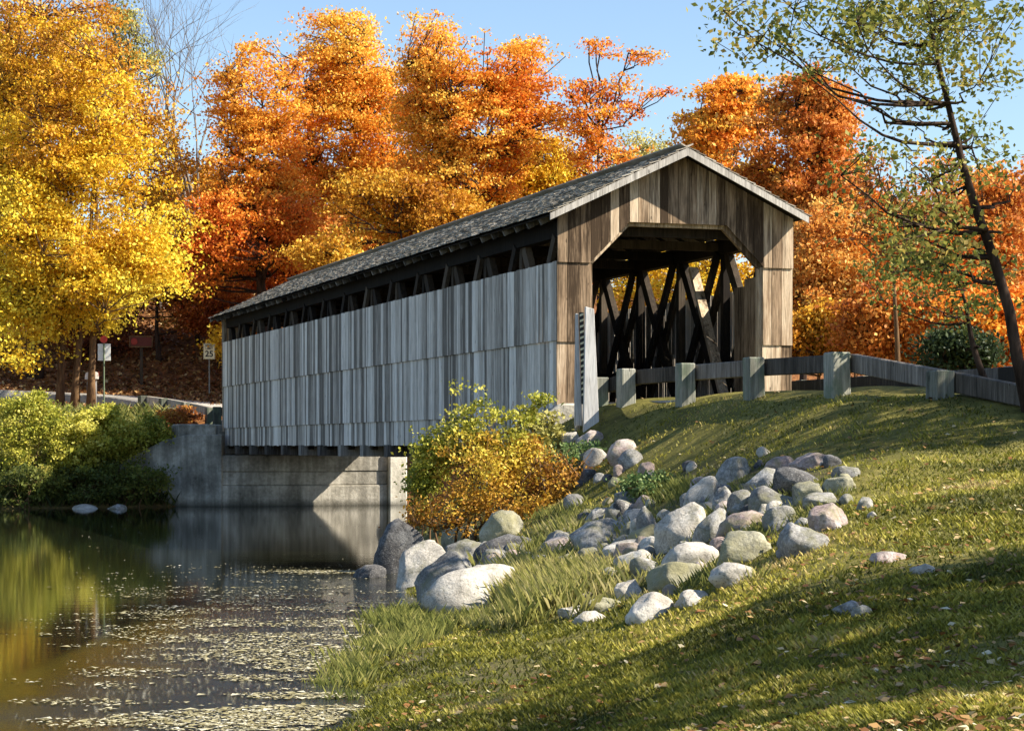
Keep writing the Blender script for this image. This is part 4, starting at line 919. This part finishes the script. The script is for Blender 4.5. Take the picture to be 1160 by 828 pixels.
# fallen leaves
LM['litter'] = leafmat('fallen_leaves', [(0, (.10, .04, .015)), (.35, (.26, .12, .04)), (.6, (.42, .26, .10)), (.85, (.58, .46, .24)), (1, (.66, .60, .42))], .15)
def litter(n, yr, xr, size, name, label, zoff=.02, cond=None, lm='litter', up=2.0, mean=.5):
    d = 1/(RNG.uniform(1/yr[1], 1/yr[0], n)); x = RNG.uniform(*xr, n)*d; z = hz(x, d); k = cond(x, d, z); x, d, z = x[k], d[k], z[k]
    c = np.stack([x, d, z+zoff+RNG.uniform(0, .02, len(x))], -1); v, f = leaves(c, size, .7, up)
    link(name, mesh_np(name, v, f, np.clip(RNG.normal(mean, .25, len(x)), 0, 1)), LM[lm], label=label, cat='leaves', kind='stuff')
def c_lawn(x, d, z):
    w = fbm(np.stack([x*.6, d*.6, x*0+9], -1), 3); return (z > .05) & (RNG.random(len(x)) < np.clip((w-.3)*2.6, .08, 1)) & (((x-A[0])*V[0]+(d-A[1])*V[1]) < .8)
litter(8000, (8.5, 44), (-.17, .27), .062, 'fallen_leaves', 'brown and tan fallen leaves scattered over the grass bank', cond=c_lawn)
# woodland floor leaves on the far slope
def c_far(x, d, z): return z > 3.0
litter(30000, (84, 125), (-.26, .06), .24, 'woodland_leaf_litter', 'reddish leaf litter covering the far wooded slope', cond=c_far, mean=.22, up=1.0)
litter(14000, (44, 70), (.125, .26), .13, 'roadside_leaf_litter', 'orange leaf litter beyond the road at right', cond=lambda x, d, z: z > .3, mean=.4, up=1.0)
# floating leaves and scum on the river; pale flakes also paint in sky glints
LM['scum'] = leafmat('scum_with_glints', [(0, (.12, .10, .04)), (.4, (.30, .26, .12)), (.75, (.48, .44, .28)), (1, (.66, .63, .5))], .0)
def floats():
    n = 42000; d = 1/(RNG.uniform(1/38, 1/15, n)); x = RNG.uniform(-.26, -.04, n)*d; z = hz(x, d)
    w = fbm(np.stack([x*1.1, d*2.4, x*0+2], -1), 4); px = CX+x/d*F; py = HY+CZ/d*F
    dens = np.clip((py-632)/55, 0, 1)*np.clip((px-60+(w-.5)*300)/260, .0, 1)
    k = (z < -.02) & (RNG.random(n) < dens*np.clip((w-.47)*14, 0.015, 1)); x, d = x[k], d[k]
    s1 = np.stack([RNG.uniform(-.21, -.03, 200)*60, RNG.uniform(30, 68, 200)], -1)
    x = np.concatenate([x, s1[:, 0]*s1[:, 1]/60]); d = np.concatenate([d, s1[:, 1]])
    # streak of scum near the wet rock
    sx = RNG.normal(-3.1, .55, 900); sy = 35.6+RNG.normal(0, .28, 900); x = np.concatenate([x, sx]); d = np.concatenate([d, sy])
    c = np.stack([x, d, np.full(len(x), .008)+RNG.uniform(0, .006, len(x))], -1)
    k = hz(x, d) < 0; c = c[k]; v, f = leaves(c, np.where(RNG.random(len(c)) < .05, .11, RNG.uniform(.025, .065, len(c))), .7, 25); 
    link('floating_leaves', mesh_np('floating_leaves', v, f, np.clip(RNG.normal(.55, .25, len(c)), 0, 1)), LM['scum'], label='pale leaves and scum floating on the river in the foreground, sky glints painted into their tones', cat='leaves', kind='stuff')
floats()

# ---------------------------------------------------------------- light, sky, camera
sunv = Vector((.97, -.20, .82)).normalized()
el = math.asin(sunv.z); az = math.atan2(sunv.x, sunv.y)
w = bpy.data.worlds.new('World'); SC.world = w; w.use_nodes = True; nt = w.node_tree
bg = nt.nodes['Background']; sk = nt.nodes.new('ShaderNodeTexSky'); sk.sky_type = 'NISHITA'; sk.sun_disc = False
sk.sun_elevation = el; sk.sun_rotation = az; sk.air_density = 1.0; sk.dust_density = .3; sk.ozone_density = 2.2
nt.links.new(sk.outputs[0], bg.inputs[0]); bg.inputs[1].default_value = .085
sl = bpy.data.lights.new('sun', 'SUN'); sl.energy = 5.0; sl.angle = R(.5); sl.color = (1, .90, .74)
so = bpy.data.objects.new('sun', sl); COL.objects.link(so); so.rotation_euler = (-sunv).to_track_quat('-Z', 'Y').to_euler(); so.location = (30, 0, 40)
cam = bpy.data.cameras.new('camera'); cam.lens = F/1160*36; cam.sensor_width = 36; cam.shift_y = (HY-414)/1160; cam.clip_end = 3000; cam.clip_start = .2
co = bpy.data.objects.new('camera', cam); COL.objects.link(co); co.location = (0, 0, CZ); co.rotation_euler = (R(90), 0, 0); SC.camera = co
SC.view_settings.view_transform = 'Standard'; SC.view_settings.look = 'None'; SC.view_settings.gamma = 1; SC.view_settings.exposure = 1.22
SC.cycles.max_bounces = 6; SC.cycles.transparent_max_bounces = 4
